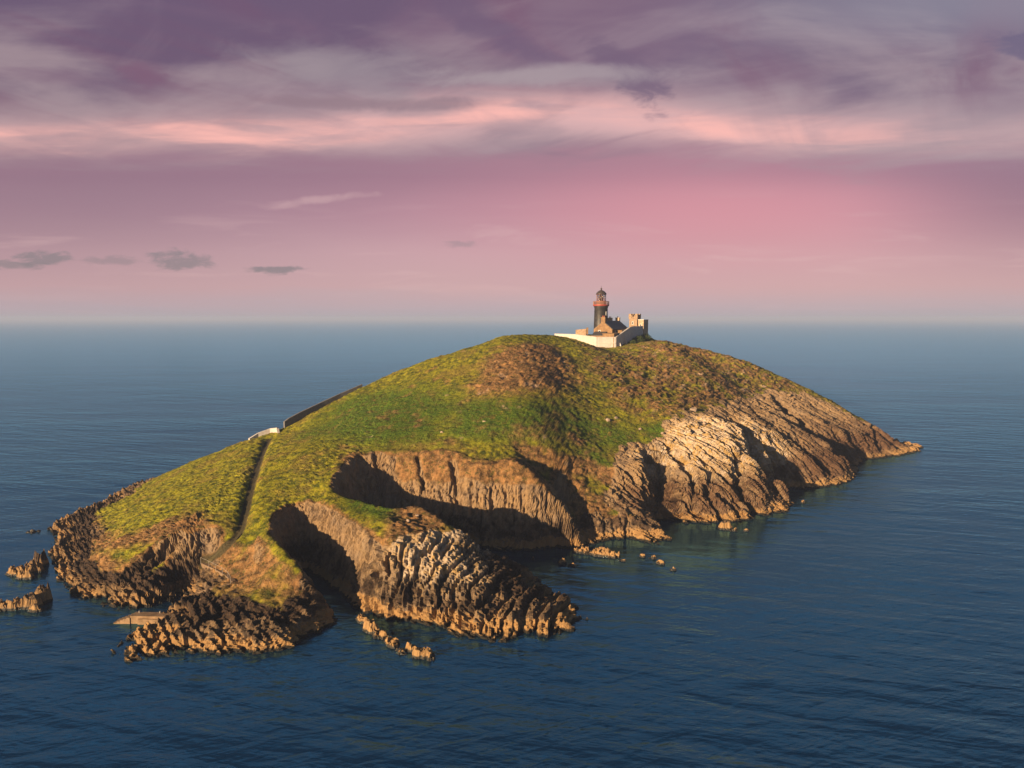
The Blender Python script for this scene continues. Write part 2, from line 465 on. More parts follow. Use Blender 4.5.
# --- rock relief: beds that stand near upright and lean towards the open sea
e1 = np.array((0.42, -0.15, -0.89)); e1 /= np.linalg.norm(e1)
e2 = np.cross(e1, (0, 1, 0)); e2 /= np.linalg.norm(e2)
e3 = np.cross(e1, e2)
B = np.stack([Pf @ e1, Pf @ e2, Pf @ e3], 1).astype(np.float32)
warp = np.stack([gnoise(Pf / 4, 91), gnoise(Pf / 4, 92), gnoise(Pf / 4, 93)], 1)
sel = np.nonzero((rockd > 0.02) & (Z > -4))[0]
D = np.zeros(len(X))
cell = np.zeros(len(X), np.float32)
if len(sel):
    Bs = B[sel] + 0.9 * warp[sel]
    f1, f2, c1 = worley(Bs / np.array((7.5, 2.2, 2.6), np.float32), 3)
    g1, g2, c2 = worley((B[sel] + 0.4 * warp[sel]) / np.array((2.6, .85, 1.0), np.float32), 4)
    k1, k2, c3 = worley(Pf[sel] / 0.62, 6)
    crackw = sstep(0.16, 0.0, f2 - f1)
    crackn = sstep(0.20, 0.0, g2 - g1)
    big = ridged(Bs / np.array((16, 6.5, 7), np.float32), 3, 51)
    slab = sstep(0, 1.2, bil(A_ROCK, X[sel], Y[sel]))              # the right-hand slabs are smoother between their joints
    s1, s2, cs = worley((B[sel] + 1.3 * warp[sel]) / np.array((13, 2.6, 4.0), np.float32), 8)
    d = 1.15 * (c1 - .5) + 0.55 * (c2 - .5) - 0.75 * crackw - 0.28 * crackn + 0.22 * (c3 - .5) + 0.55 * big
    d += 0.22 * fbm(Pf[sel] / 1.4, 4, 61, .6) + .20 * ridged(Pf[sel] / .9, 3, 63, .6)
    mb = np.array((-.62, -.715, -.30)); mb /= np.linalg.norm(mb)
    bedc = Pf[sel] @ mb / 3.4 + .34 * warp[sel, 0] + .22 * fbm(Pf[sel] / 7, 3, 44)
    bi = np.floor(bedc)
    bf = bedc - bi
    br = (np.abs(np.sin(bi * 12.9898 + 3.1) * 43758.5) % 1.0)
    near = np.minimum(bf, 1 - bf)
    bedc2 = Pf[sel] @ mb / 1.15 + .45 * warp[sel, 1] + .3 * br
    bf2 = bedc2 - np.floor(bedc2)
    ds = 1.35 * (br - .5) - (.7 + 1.9 * br) * sstep(.17, .03, near) + .60 * (bf2 - .5) * (.4 + br)
    ds += .9 * (cs - .5) - .9 * sstep(.07, 0, s2 - s1) + .34 * (c2 - .5) - .25 * crackn + .16 * (c3 - .5) + .25 * big + .22 * ridged(Pf[sel] / 1.1, 4, 62, .6)
    d = d + (ds - d) * slab
    # tilted beds that break the low shore into blocks
    ms = np.array((.58, .45, .68)); ms /= np.linalg.norm(ms)
    sb = Pf[sel] @ ms / 1.15 + .45 * warp[sel, 2] + .25 * c1
    sf = sb - np.floor(sb)
    sq = np.abs(np.sin(np.floor(sb) * 91.7) * 43758.5) % 1.0
    hl = sstep(-.2, .8, bil(A_ROCK2, X[sel], Y[sel]))
    lowz = sstep(7.0, 4.0, Z[sel]) * (1 - slab) * (1 - .65 * hl)
    d = d + lowz * (.75 * (sf - .5) * (.5 + sq) - .55 * sstep(.9, 1.0, sf) + .35 * (sq - .5) - .35 * (c1 - .5))
    # upright ribs on the steep faces
    m2 = np.array((.90, -.38, .22)); m2 /= np.linalg.norm(m2)
    rb = Pf[sel] @ m2
    r1 = rb / 2.3 + .55 * warp[sel, 0] + .30 * fbm(Pf[sel] / np.array((3, 3, 9), np.float32), 3, 45)
    r2 = rb / .85 + .60 * warp[sel, 1] + .35 * fbm(Pf[sel] / np.array((1.5, 1.5, 5), np.float32), 3, 46)
    t1 = np.abs(r1 - np.floor(r1) - .5) * 2
    r1 = r1 + .8 * gnoise(Pf[sel] / np.array((4, 4, 6), np.float32), 47)
    t2 = np.abs(r2 - np.floor(r2) - .5) * 2
    q1 = np.abs(np.sin(np.floor(r1) * 78.233) * 43758.5) % 1.0
    dr = 1.0 * (q1 - .5) - .95 * sstep(.55, .98, t1) * (.4 + q1) - .40 * sstep(.5, 1., t2) + .22 * (c1 - .5) + .14 * (c2 - .5) + .12 * (c3 - .5) + 1.1 * fbm(Pf[sel] / 6.5, 3, 49) * (1 - hl) \
        + .25 * big + .20 * ridged(Pf[sel] / np.array((.8, .8, 1.6), np.float32), 3, 64, .6)
    d = d + (dr * (1 + .45 * hl) - d) * (np.maximum(.62 * sstep(.75, 1.3, sl[sel]), .72 * hl) * (1 - slab))
    amp = np.clip(0.35 + 0.55 * sl[sel], .45, 1.05)
    lowshore = sstep(5.0, 2.0, Z[sel]) * sstep(0.9, 0.3, sl[sel])
    amp = amp + 0.55 * lowshore
    amp = amp + .35 * sstep(0, 1, bil(A_ROCK2, X[sel], Y[sel]))
    D[sel] = d * amp * rockd[sel]
    cell[sel] = 0.6 * c1 + 0.4 * c2
soft = 1 - rockd
tuss = ridged(Pf / 1.5, 3, 71)
D += soft * (0.60 * n_lo + 0.34 * n_md * (1 + earth) + 0.38 * n_hi * (1 + .7 * earth) + 0.22 * tuss) * sstep(0.5, 4, Z + 2)
# the summit and the right shoulder are broken by hollows, ledges and runnels
D += soft * (.9 * heath * sstep(14, 19, Z) * (strk * 1.6 - .35 * ridged(np.stack([(X * .82 - Y * .57) / 3.2, (X * .57 + Y * .82) / 11.0, Z / 11.0], 1), 3, 85))
             + .7 * dome * ridged(Pf / 4.2, 4, 86) + .55 * sstep(15, 24, Z) * fbm(Pf / 13.0, 3, 87))
D *= 1 - 0.8 * np.exp(-(dp / 1.0) ** 2)
# quiet ground under the lighthouse buildings
flat = np.exp(-(((X - 45) / 22) ** 2 + ((Y - 300) / 22) ** 2) ** 2)
D *= 1 - 0.7 * flat
P += nrm * D[:, None]
# fine grass blades' worth of roughness
P[:, 2] += soft * 0.16 * gnoise(Pf / 0.45, 81) * sstep(2, 4, Z)


def mesh_np(name, V, F, attrs=None, smooth=True):
    me = bpy.data.meshes.new(name)
    me.vertices.add(len(V))
    me.vertices.foreach_set('co', np.asarray(V, np.float32).ravel())
    F = np.asarray(F, np.int32)
    n = F.shape[1]
    me.loops.add(F.size)
    me.loops.foreach_set('vertex_index', F.ravel())
    me.polygons.add(len(F))
    me.polygons.foreach_set('loop_start', np.arange(0, F.size, n, dtype=np.int32))
    me.polygons.foreach_set('loop_total', np.full(len(F), n, np.int32))
    me.update(calc_edges=True)
    me.validate()
    me.polygons.foreach_set('use_smooth', np.broadcast_to(np.asarray(smooth, bool), (len(F),)).copy())
    for k, v in (attrs or {}).items():
        a = me.attributes.new(k, 'FLOAT', 'POINT')
        a.data.foreach_set('value', np.asarray(v, np.float32))
    return me


idx = np.arange(NX * NY).reshape(NX, NY)
F = np.stack([idx[:-1, :-1].ravel(), idx[1:, :-1].ravel(), idx[1:, 1:].ravel(), idx[:-1, 1:].ravel()], 1)
keep = (P[F, 2].max(1) > -1.6)
F = F[keep]
used = np.zeros(NX * NY, bool)
used[F.ravel()] = True
remap = np.cumsum(used) - 1
F = remap[F]
u = used
smooth_f = (rockd[u][F].mean(1) < 0.5)
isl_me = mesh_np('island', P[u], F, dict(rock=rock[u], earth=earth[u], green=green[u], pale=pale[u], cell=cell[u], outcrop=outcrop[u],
                                         track=trackm[u], heath=heath[u], dark=dark[u], slab=slabm[u]), smooth_f)
print('island verts', len(isl_me.vertices))


# ------------------------------------------------------------------ materials
class NT:
    def __init__(s, name):
        s.m = bpy.data.materials.new(name)
        s.m.use_nodes = True
        s.t = s.m.node_tree
        s.t.nodes.clear()
        s.out = s.t.nodes.new('ShaderNodeOutputMaterial')

    def n(s, typ, **kw):
        nd = s.t.nodes.new('ShaderNode' + typ)
        for k, v in kw.items():
            if k.startswith('i_'):
                nd.inputs[k[2:].replace('_', ' ')].default_value = v
            else:
                setattr(nd, k, v)
        return nd

    def link(s, a, b):
        s.t.links.new(a, b)

    def val(s, x, sock):
        if isinstance(x, (int, float)):
            sock.default_value = x
        elif isinstance(x, tuple):
            sock.default_value = x if len(x) == 4 or sock.type == 'VECTOR' else (*x, 1)
        else:
            s.link(x, sock)

    def math(s, op, a, b=0.0, c=0.0, clamp=False):
        nd = s.n('Math', operation=op, use_clamp=clamp)
        s.val(a, nd.inputs[0]); s.val(b, nd.inputs[1]); s.val(c, nd.inputs[2])
        return nd.outputs[0]

    def mix(s, f, a, b, blend='MIX'):
        nd = s.n('Mix', data_type='RGBA', blend_type=blend, clamp_factor=True)
        s.val(f, nd.inputs[0]); s.val(a, nd.inputs[6]); s.val(b, nd.inputs[7])
        return nd.outputs[2]

    def rng(s, x, a, b, lo=0.0, hi=1.0, smooth=True):
        nd = s.n('MapRange', interpolation_type='SMOOTHSTEP' if smooth else 'LINEAR')
        s.val(x, nd.inputs[0])
        for q, v in zip((1, 2, 3, 4), (a, b, lo, hi)):
            nd.inputs[q].default_value = v
        return nd.outputs[0]

    def noise(s, vec, scale, detail=4, rough=.55, dist=0.0):
        nd = s.n('TexNoise')
        s.link(vec, nd.inputs['Vector'])
        nd.inputs['Scale'].default_value = scale
        nd.inputs['Detail'].default_value = detail
        nd.inputs['Roughness'].default_value = rough
        nd.inputs['Distortion'].default_value = dist
        return nd.outputs[0]

    def scale(s, vec, v):
        nd = s.n('VectorMath', operation='MULTIPLY')
        s.link(vec, nd.inputs[0])
        nd.inputs[1].default_value = v
        return nd.outputs[0]

    def attr(s, name):
        return s.n('Attribute', attribute_name=name).outputs['Fac']

    def pos(s):
        return s.n('NewGeometry').outputs['Position']

    def obj(s):
        return s.n('TexCoord').outputs['Object']

    def bsdf(s, col, rough=.8, bump=None, bd=0.1, bs=1.0, spec=.3, metal=0.0):
        b = s.n('BsdfPrincipled')
        s.val(col, b.inputs['Base Color'])
        s.val(rough, b.inputs['Roughness'])
        s.val(metal, b.inputs['Metallic'])
        b.inputs['Specular IOR Level'].default_value = spec
        if bump is not None:
            bn = s.n('Bump')
            bn.inputs['Strength'].default_value = bs
            bn.inputs['Distance'].default_value = bd
            s.link(bump, bn.inputs['Height'])
            s.link(bn.outputs[0], b.inputs['Normal'])
        s.link(b.outputs[0], s.out.inputs[0])
        return s.m


def rock_colour(t, p, cellv, palev, darkv=0.0, slabv=0.0):
    """bare rock with its shore zones: tan barnacle band, black lichen band, ochre and pale rock above"""
    z = t.n('SeparateXYZ')
    t.link(p, z.inputs[0])
    z = z.outputs[2]
    n1 = t.noise(p, .22, 5, .6)
    n2 = t.noise(p, 1.1, 5, .65, .4)
    n3 = t.noise(t.scale(p, (1.4, 1.4, .35)), 1.0, 6, .7, .6)
    ochre = t.mix(n2, (.090, .054, .027), (.310, .205, .105))
    ochre = t.mix(t.rng(n1, .42, .62), ochre, t.mix(n3, (0.0984, 0.0697, 0.0476), (0.2050, 0.1435, 0.0902)))
    ochre = t.mix(t.math('MULTIPLY', t.rng(n3, .50, .66), .75), ochre, (0.0615, 0.0410, 0.0287))
    ochre = t.mix(t.math('MULTIPLY', cellv, .35), ochre, (0.2788, 0.1722, 0.0697))
    lich = t.math('MULTIPLY', t.rng(t.noise(t.scale(p, (1, 1, .5)), .55, 6, .72, 1.0), .50, .66), palev)
    lich2 = t.math('MULTIPLY', t.rng(t.noise(p, .55, 5, .65, .6), .46, .60), palev)
    ochre = t.mix(t.math('MULTIPLY', palev, t.rng(n2, .30, .60, .35, .92)), ochre, (.42, .335, .235))
    ochre = t.mix(t.math('MULTIPLY', lich2, .7), ochre, (0.3444, 0.2091, 0.0451))
    ochre = t.mix(t.math('MULTIPLY', lich, .75), ochre, (.46, .39, .32))
    zz = t.math('ADD', z, t.math('MULTIPLY', t.math('SUBTRACT', n1, .5), 4.5))
    zz = t.math('ADD', zz, t.math('MULTIPLY', t.math('SUBTRACT', n2, .5), 3.0))
    zb = t.math('SUBTRACT', zz, t.math('MULTIPLY', slabv, 3.2))
    black = t.math('MULTIPLY', t.rng(zz, 1.5, 2.3), t.rng(zb, 6.6, 4.4))
    blk = t.mix(t.rng(n2, .35, .7), (0.0148, 0.0107, 0.0082), (0.0656, 0.0394, 0.0230))
    blk = t.mix(slabv, blk, t.mix(t.rng(n2, .3, .7), (0.0615, 0.0344, 0.0213), (0.1271, 0.0722, 0.0377)))
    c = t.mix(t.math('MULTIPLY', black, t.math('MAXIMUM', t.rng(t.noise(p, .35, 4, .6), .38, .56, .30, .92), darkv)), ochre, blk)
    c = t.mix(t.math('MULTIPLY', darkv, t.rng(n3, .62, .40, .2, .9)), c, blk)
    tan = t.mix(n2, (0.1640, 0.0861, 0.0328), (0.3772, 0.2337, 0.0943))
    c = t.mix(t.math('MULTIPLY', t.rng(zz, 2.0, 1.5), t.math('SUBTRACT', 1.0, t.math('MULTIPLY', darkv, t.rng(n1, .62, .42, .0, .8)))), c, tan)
    zl = t.math('ADD', z, t.math('MULTIPLY', t.math('SUBTRACT', n2, .5), .9))
    c = t.mix(t.rng(zl, .55, .30), c, (0.0180, 0.0156, 0.0115))
    rough = t.rng(zl, .3, .7, .35, .85)
    return c, rough, n2, n3, z


t = NT('island_ground')
p = t.pos()
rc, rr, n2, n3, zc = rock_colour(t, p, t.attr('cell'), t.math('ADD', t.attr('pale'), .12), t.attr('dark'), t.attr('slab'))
g_big = t.noise(p, .10, 4, .6)
g_mid = t.noise(p, .55, 5, .65)
g_fin = t.noise(p, 2.6, 4, .7)
gr = t.mix(t.rng(g_mid, .38, .60), (.038, .056, .003), (.215, .208, .005))
gr = t.mix(t.math('MULTIPLY', t.rng(g_fin, .48, .64), .6), gr, (.26, .18, .03))
gr = t.mix(t.math('MULTIPLY', t.rng(g_big, .50, .66), .5), gr, (0.1722, 0.1107, 0.0287))
dg = t.mix(t.rng(g_fin, .38, .62), (.020, .050, .003), (.095, .150, .006))
gr = t.mix(t.math('MULTIPLY', t.attr('green'), t.rng(g_mid, .36, .52)), gr, dg)
ea = t.mix(t.rng(g_mid, .35, .65), (.062, .032, .012), (.27, .135, .055))
ea = t.mix(t.math('MULTIPLY', t.rng(g_fin, .50, .68), .7), ea, (0.2706, 0.1804, 0.0984))
ea = t.mix(t.math('MULTIPLY', t.rng(t.noise(p, .9, 5, .7), .54, .62), .8), ea, (0.0451, 0.0451, 0.0098))
c = t.mix(t.math('MULTIPLY', t.attr('earth'), .92), gr, ea)
c = t.mix(t.rng(t.attr('rock'), .35, .65), c, rc)
c = t.mix(t.math('MULTIPLY', t.attr('outcrop'), t.rng(n2, .4, .55)), c, (0.3280, 0.2378, 0.1640))
tr = t.attr('track')
c = t.mix(t.rng(tr, .35, .75), c, t.mix(g_fin, (0.0246, 0.0279, 0.0082), (0.0820, 0.0574, 0.0287)))
bh = t.math('ADD', t.math('MULTIPLY', n3, .35), t.math('MULTIPLY', g_fin, .30))
M_ISLAND = t.bsdf(c, t.math('MAXIMUM', rr, .6), bh, 1.1, 1.0, .2)

island = bpy.data.objects.new('island', isl_me)
COL.objects.link(island)
island['kind'] = 'structure'
isl_me.materials.append(M_ISLAND)


# ------------------------------------------------------------------ building helpers
class MB:
    """collects plain shapes and links them as one mesh object"""

    def __init__(s):
        s.v, s.f = [], []

    def add(s, v, f):
        b = len(s.v)
        s.v += [tuple(q) for q in v]
        s.f += [tuple(b + i for i in q) for q in f]
        return s

    def box(s, x0, x1, y0, y1, z0, z1):
        v = [(x0, y0, z0), (x1, y0, z0), (x1, y1, z0), (x0, y1, z0), (x0, y0, z1), (x1, y0, z1), (x1, y1, z1), (x0, y1, z1)]
        return s.add(v, [(0, 3, 2, 1), (4, 5, 6, 7), (0, 1, 5, 4), (1, 2, 6, 5), (2, 3, 7, 6), (3, 0, 4, 7)])

    def lathe(s, prof, n=32, c=(0, 0, 0)):
        v, f = [], []
        for r, z in prof:
            for k in range(n):
                a = 2 * math.pi * k / n
                v.append((c[0] + r * math.cos(a), c[1] + r * math.sin(a), c[2] + z))
        for j in range(len(prof) - 1):
            for k in range(n):
                f.append((j * n + k, j * n + (k + 1) % n, (j + 1) * n + (k + 1) % n, (j + 1) * n + k))
        f.append(tuple(range(n - 1, -1, -1)))
        f.append(tuple(range((len(prof) - 1) * n, len(prof) * n)))
        return s.add(v, f)

    def bar(s, a, b, r, n=6):
        a, b = Vector(a), Vector(b)
        d = (b - a).normalized()
        x = d.orthogonal().normalized()
        y = d.cross(x)
        v = []
        for q in (a, b):
            for k in range(n):
                t = 2 * math.pi * k / n
                v.append(q + r * (math.cos(t) * x + math.sin(t) * y))
        f = [(k, (k + 1) % n, n + (k + 1) % n, n + k) for k in range(n)] + [tuple(range(n - 1, -1, -1)), tuple(range(n, 2 * n))]
        return s.add(v, f)

    def ring(s, r, z, t, n=32):
        for k in range(n):
            a, b = 2 * math.pi * k / n, 2 * math.pi * (k + 1) / n
            s.bar((r * math.cos(a), r * math.sin(a), z), (r * math.cos(b), r * math.sin(b), z), t, 5)
        return s

    def wall(s, path, th, zb, zt):
        """upright wall along (x, y) points, its own foot and top height at each point"""
        n = len(path)
        L, Rr = [], []
        for k in range(n):
            a = Vector(path[max(k - 1, 0)])
            b = Vector(path[min(k + 1, n - 1)])
            d = (b - a).normalized()
            o = Vector((-d.y, d.x)) * th / 2
            L.append(Vector(path[k]) + o)
            Rr.append(Vector(path[k]) - o)
        v = []
        for k in range(n):
            v += [(L[k].x, L[k].y, zb[k]), (Rr[k].x, Rr[k].y, zb[k]), (Rr[k].x, Rr[k].y, zt[k]), (L[k].x, L[k].y, zt[k])]
        f = [(3, 2, 1, 0), (4 * n - 4, 4 * n - 3, 4 * n - 2, 4 * n - 1)]
        for k in range(n - 1):
            b = 4 * k
            for q in range(4):
                f.append((b + q, b + (q + 1) % 4, b + 4 + (q + 1) % 4, b + 4 + q))
        return s.add(v, f)

    def build(s, name, mat, parent=None, smooth=False):
        me = bpy.data.meshes.new(name)
        me.from_pydata(s.v, [], s.f)
        me.validate()
        if smooth:
            me.polygons.foreach_set('use_smooth', [True] * len(me.polygons))
        me.materials.append(mat)
        o = bpy.data.objects.new(name, me)
        COL.objects.link(o)
        if parent is not None:
            o.parent = parent
        return o


def tag(o, label=None, cat=None, group=None, kind=None):
    if label: o['label'] = label
    if cat: o['category'] = cat
    if group: o['group'] = group
    if kind: o['kind'] = kind
    return o


def thing(name, label, cat, loc=(0, 0, 0), rz=0.0, group=None):
    o = bpy.data.objects.new(name, None)
    o.empty_display_size = .5
    COL.objects.link(o)
    o.location = loc
    o.rotation_euler = (0, 0, rz)
    return tag(o, label, cat, group)


def ground(x, y):
    return float(bil(HB, np.array([x]), np.array([y]))[0])


def paint(name, c1, c2, sc=1.2, rough=.75, streak=.5, bd=.04, spec=.3):
    t = NT(name)
    p = t.pos()
    a = t.noise(p, sc, 5, .65)
    b = t.noise(t.scale(p, (2.2, 2.2, .35)), 1.0, 4, .6)
    c = t.mix(t.rng(a, .35, .68), c1, c2)
    c = t.mix(t.math('MULTIPLY', t.rng(b, .54, .72), streak), c, tuple(q * .55 for q in c2))
    return t.bsdf(c, rough, t.noise(p, 6, 4), bd, .8, spec)


M_WHITE = paint('lime_wash', (.43, .40, .375), (.36, .33, .305), .7, .85, .45)
M_COPING = paint('coping_stone', (.55, .52, .47), (.40, .37, .33), 1.4, .85, .3)
M_BLACK = paint('black_tower_paint', (.011, .010, .010), (.032, .028, .025), .8, .5, .2, .02)
M_RED = paint('red_paint', (.27, .05, .034), (.20, .036, .026), 2, .5, .2, .02)
M_CREAM = paint('salmon_paint', (.24, .115, .075), (.18, .075, .048), 2, .6, .3, .02)
M_DARKRED = paint('lantern_paint', (.13, .028, .022), (.085, .022, .018), 3, .4, .2, .01)
M_DOME = paint('dome_paint', (.032, .027, .025), (.055, .04, .035), 3, .35, .2, .01)
M_BUFF = paint('buff_render', (.22, .135, .065), (.135, .08, .042), 1.0, .9, .55)
M_STONE = paint('old_stone', (.30, .21, .135), (.17, .115, .075), 1.6, .9, .4, .12)
M_PALE = paint('pale_render', (.36, .27, .18), (.27, .195, .13), 1.0, .9, .4)
M_SLATE = paint('slate', (.030, .031, .034), (.055, .053, .055), 2.5, .6, .3, .05)
M_GREY = paint('grey_track_stone', (.13, .125, .13), (.085, .08, .08), 1.4, .9, .3, .08)
M_POT = paint('clay_pot', (.34, .11, .06), (.26, .08, .045), 3, .8, .2)
M_FRAME = paint('white_frame', (.72, .70, .66), (.62, .60, .56), 3, .5, .1, .01)
M_PANE = paint('window_dark', (.012, .014, .018), (.02, .022, .026), 2, .12, .0, .0, .6)
M_CONC = paint('weathered_concrete', (.24, .155, .085), (.15, .095, .05), .9, .9, .5, .08)
M_EARTH = paint('trodden_earth', (.075, .062, .026), (.045, .038, .016), 1.4, .95, .3, .1)
M_PATHC = paint('worn_concrete_path', (.17, .115, .07), (.11, .075, .045), 1.4, .9, .4, .06)
M_RAIL = paint('pale_rail_paint', (.28, .25, .22), (.2, .18, .16), 4, .5, .2, .01)
t = NT('lantern_glass')
g = t.n('BsdfPrincipled')
g.inputs['Base Color'].default_value = (.9, .93, .95, 1)
g.inputs['Transmission Weight'].default_value = 1.0
g.inputs['Roughness'].default_value = .03
g.inputs['IOR'].default_value = 1.05
t.link(g.outputs[0], t.out.inputs[0])
M_GLASS = t.m
M_LENS = paint('lens_glass', (.32, .27, .2), (.24, .2, .15), 3, .15, .0, .0, .8)

RZ = -math.atan2(.53, .85)              # the yard is built along this bearing
G0 = Vector((38.6, 289.0))
DU, DV = Vector((math.sin(-RZ), math.cos(-RZ))), Vector((math.cos(RZ), math.sin(RZ)))


def yard(u, v):
    q = G0 + DU * u + DV * v
    return q.x, q.y


# ---- lighthouse
lh = thing('lighthouse', 'black lighthouse with a red and cream gallery and a dark lantern on top', 'lighthouse', (39.8, 311.0, 42.4), R(20))
MB().lathe([(3.45, -1.5), (3.40, .9), (3.25, 1.0), (3.12, 6), (2.95, 12.0), (3.05, 12.2), (3.25, 12.8)], 40).build('tower', M_BLACK, lh, True)
for (ang, z) in ((-62, 4.5), (-62, 9.6), (118, 7.0)):
    a = R(ang)
    r = 3.07 - (z - 6) * .03
    o = MB()
    o.box(-.55, .55, -.12, .14, -.85, .85)
    fr_ = o.build('window', M_FRAME, lh)
    fr_.location = (r * math.cos(a), r * math.sin(a), z)
    fr_.rotation_euler = (0, 0, a + math.pi / 2)
    pn = MB().box(-.36, .36, -.15, -.123, -.65, .65).build('pane', M_PANE, fr_)
MB().box(-.6, .6, -.2, .2, 0, 2.2).build('door', M_RED, lh).location = (3.42, 0, .2)
MB().lathe([(3.2, 12.82), (3.55, 13.0), (3.62, 13.15), (3.62, 13.55), (3.3, 13.6)], 40).build('gallery', M_RED, lh, False)
rl = MB()
for k in range(44):
    a = 2 * math.pi * k / 44
    rl.bar((3.5 * math.cos(a), 3.5 * math.sin(a), 13.5), (3.5 * math.cos(a), 3.5 * math.sin(a), 14.85), .075, 5)
rl.ring(3.5, 14.9, .10, 44).ring(3.5, 14.2, .07, 44)
rl.build('gallery_railing', M_CREAM, lh)
MB().lathe([(2.25, 13.6), (2.25, 14.9), (2.35, 14.95), (2.35, 15.1)], 32).build('lantern_base', M_CREAM, lh, False)
MB().lathe([(1.98, 15.12), (1.98, 18.0)], 32).build('lantern_glazing', M_GLASS, lh, True)
lb = MB()
for k in range(16):
    a, b = 2 * math.pi * k / 16, 2 * math.pi * (k + 2) / 16
    lb.bar((2.05 * math.cos(a), 2.05 * math.sin(a), 15.1), (2.05 * math.cos(a), 2.05 * math.sin(a), 18.05), .085, 5)
lb.ring(2.05, 16.1, .07, 32).ring(2.05, 17.1, .07, 32).ring(2.05, 18.0, .14, 32).ring(2.05, 15.15, .1, 32)
lb.build('lantern_bars', M_DARKRED, lh)
MB().lathe([(.5, 15.1), (.9, 15.5), (1.15, 16.2), (1.15, 16.9), (.85, 17.5), (.4, 17.8)], 24).build('lens', M_LENS, lh, True)
dm = MB().lathe([(2.35, 18.05), (2.38, 18.3), (2.1, 18.75), (1.55, 19.35), (.9, 19.75), (.35, 19.95), (.3, 20.2)], 32).build('dome', M_DOME, lh, True)
MB().lathe([(.12, 20.2), (.34, 20.4), (.4, 20.6), (.3, 20.85), (.06, 21.0), (.05, 21.9)], 12).build('finial', M_DOME, dm, True)


def pitched(parent, hx, L, z_e, z_r, wall_m, roof_m, over=.18):
    """gabled house along +y: walls and slated roof"""
    w_ = MB()
    prof = [(-hx, -4), (hx, -4), (hx, z_e), (0, z_r), (-hx, z_e)]
    v = [(x, 0, z) for x, z in prof] + [(x, L, z) for x, z in prof]
    w_.add(v, [(0, 1, 2, 3, 4), (9, 8, 7, 6, 5)] + [(k, k + 5, (k + 1) % 5 + 5, (k + 1) % 5) for k in range(5)])
    w_.build('wall', wall_m, parent)
    sl_r = (z_r - z_e) / hx
    r = MB()
    for sg in (-1, 1):
        xo = hx + over
        ze = z_e - over * sl_r
        a = [(0, .28, z_r + .05), (sg * xo, .28, ze + .05), (sg * xo, L - .28, ze + .05), (0, L - .28, z_r + .05)]
        b = [(x, y, z + .2) for x, y, z in a]
        f = [(0, 1, 2, 3), (7, 6, 5, 4), (0, 4, 5, 1), (1, 5, 6, 2), (2, 6, 7, 3), (3, 7, 4, 0)]
        r.add(a + b, f if sg < 0 else [tuple(reversed(q)) for q in f])
    return r.build('roof', roof_m, parent)


def chimney(parent, x, y, z0, z1, wx, wy, mat, pots):
    c = MB()
    c.box(x - wx, x + wx, y - wy, y + wy, z0, z1 - .22)
    c.box(x - wx - .1, x + wx + .1, y - wy - .1, y + wy + .1, z1 - .218, z1)
    ch_ = c.build('chimney', mat, parent)
    for k in range(pots):
        q = x + (k - (pots - 1) / 2) * .62
        MB().lathe([(.2, z1 + .003), (.17, z1 + .55), (.22, z1 + .6)], 10, (q, y, 0)).build('chimney_pot', M_POT, ch_)


def window(parent, x, y, z, w_, h_, face):
    """face -y or +x"""
    if face == '-y':
        f = MB().box(x - w_, x + w_, y - .06, y + .1, z - h_, z + h_).build('window', M_FRAME, parent)
        MB().box(x - w_ + .12, x + w_ - .12, y - .075, y - .062, z - h_ + .12, z + h_ - .12).build('pane', M_PANE, f)
    else:
        f = MB().box(x - .1, x + .06, y - w_, y + w_, z - h_, z + h_).build('window', M_FRAME, parent)
        MB().box(x + .062, x + .075, y - w_ + .12, y + w_ - .12, z - h_ + .12, z + h_ - .12).build('pane', M_PANE, f)


# ---- keepers' cottage: gable towards the camera, ridge running back to the right
kc = thing('cottage', 'long cottage with an ochre gable and a dark slate roof in front of the lighthouse', 'cottage', (37.9, 289.4, 42.0), RZ)
rf = pitched(kc, 4.2, 17.5, 3.3, 6.6, M_BUFF, M_SLATE)
chimney(kc, 0, .55, 6.0, 8.35, .95, .5, M_BUFF, 2)
window(kc, -1.6, 0, 2.2, .5, .75, '-y')
for yy in (4, 8, 12):
    window(kc, 4.2, yy, 2.0, .5, .75, '+x')
# ---- second dwelling behind
hx_, hy_ = yard(24.0, -7.2)
kh = thing('house', 'second dwelling half hidden behind the cottage roof, only its chimneys clear', 'house', (hx_, hy_, 42.0), RZ)
pitched(kh, 3.6, 7.0, 3.0, 5.0, M_BUFF, M_SLATE)
chimney(kh, -2.6, 3.5, 3.0, 8.1, .95, .55, M_PALE, 2)
chimney(kh, 1.15, 3.5, 4.0, 8.2, .95, .55, M_PALE, 1)

# ---- sheds inside the yard


def shed(name, label, u, v, w_, d_, zb, z_f, z_b, wm, rm):
    x, y = yard(u, v)
    o = thing(name, label, 'shed', (x, y, zb), RZ)
    m = MB()
    h = w_ / 2
    vv = [(-h, 0, -3), (h, 0, -3), (h, d_, -3), (-h, d_, -3), (-h, 0, z_f), (h, 0, z_f), (h, d_, z_b), (-h, d_, z_b)]
    m.add(vv, [(0, 3, 2, 1), (4, 5, 6, 7), (0, 1, 5, 4), (1, 2, 6, 5), (2, 3, 7, 6), (3, 0, 4, 7)])
    m.build('wall', wm, o)
    k = MB()
    a = [(-h - .2, -.2, z_f + .02), (h + .2, -.2, z_f + .02), (h + .2, d_ + .2, z_b + .02), (-h - .2, d_ + .2, z_b + .02)]
    b = [(p_[0], p_[1], p_[2] + .18) for p_ in a]
    k.add(a + b, [(3, 2, 1, 0), (4, 5, 6, 7), (0, 1, 5, 4), (1, 2, 6, 5), (2, 3, 7, 6), (3, 0, 4, 7)])
    k.build('roof', rm, o)
    return o


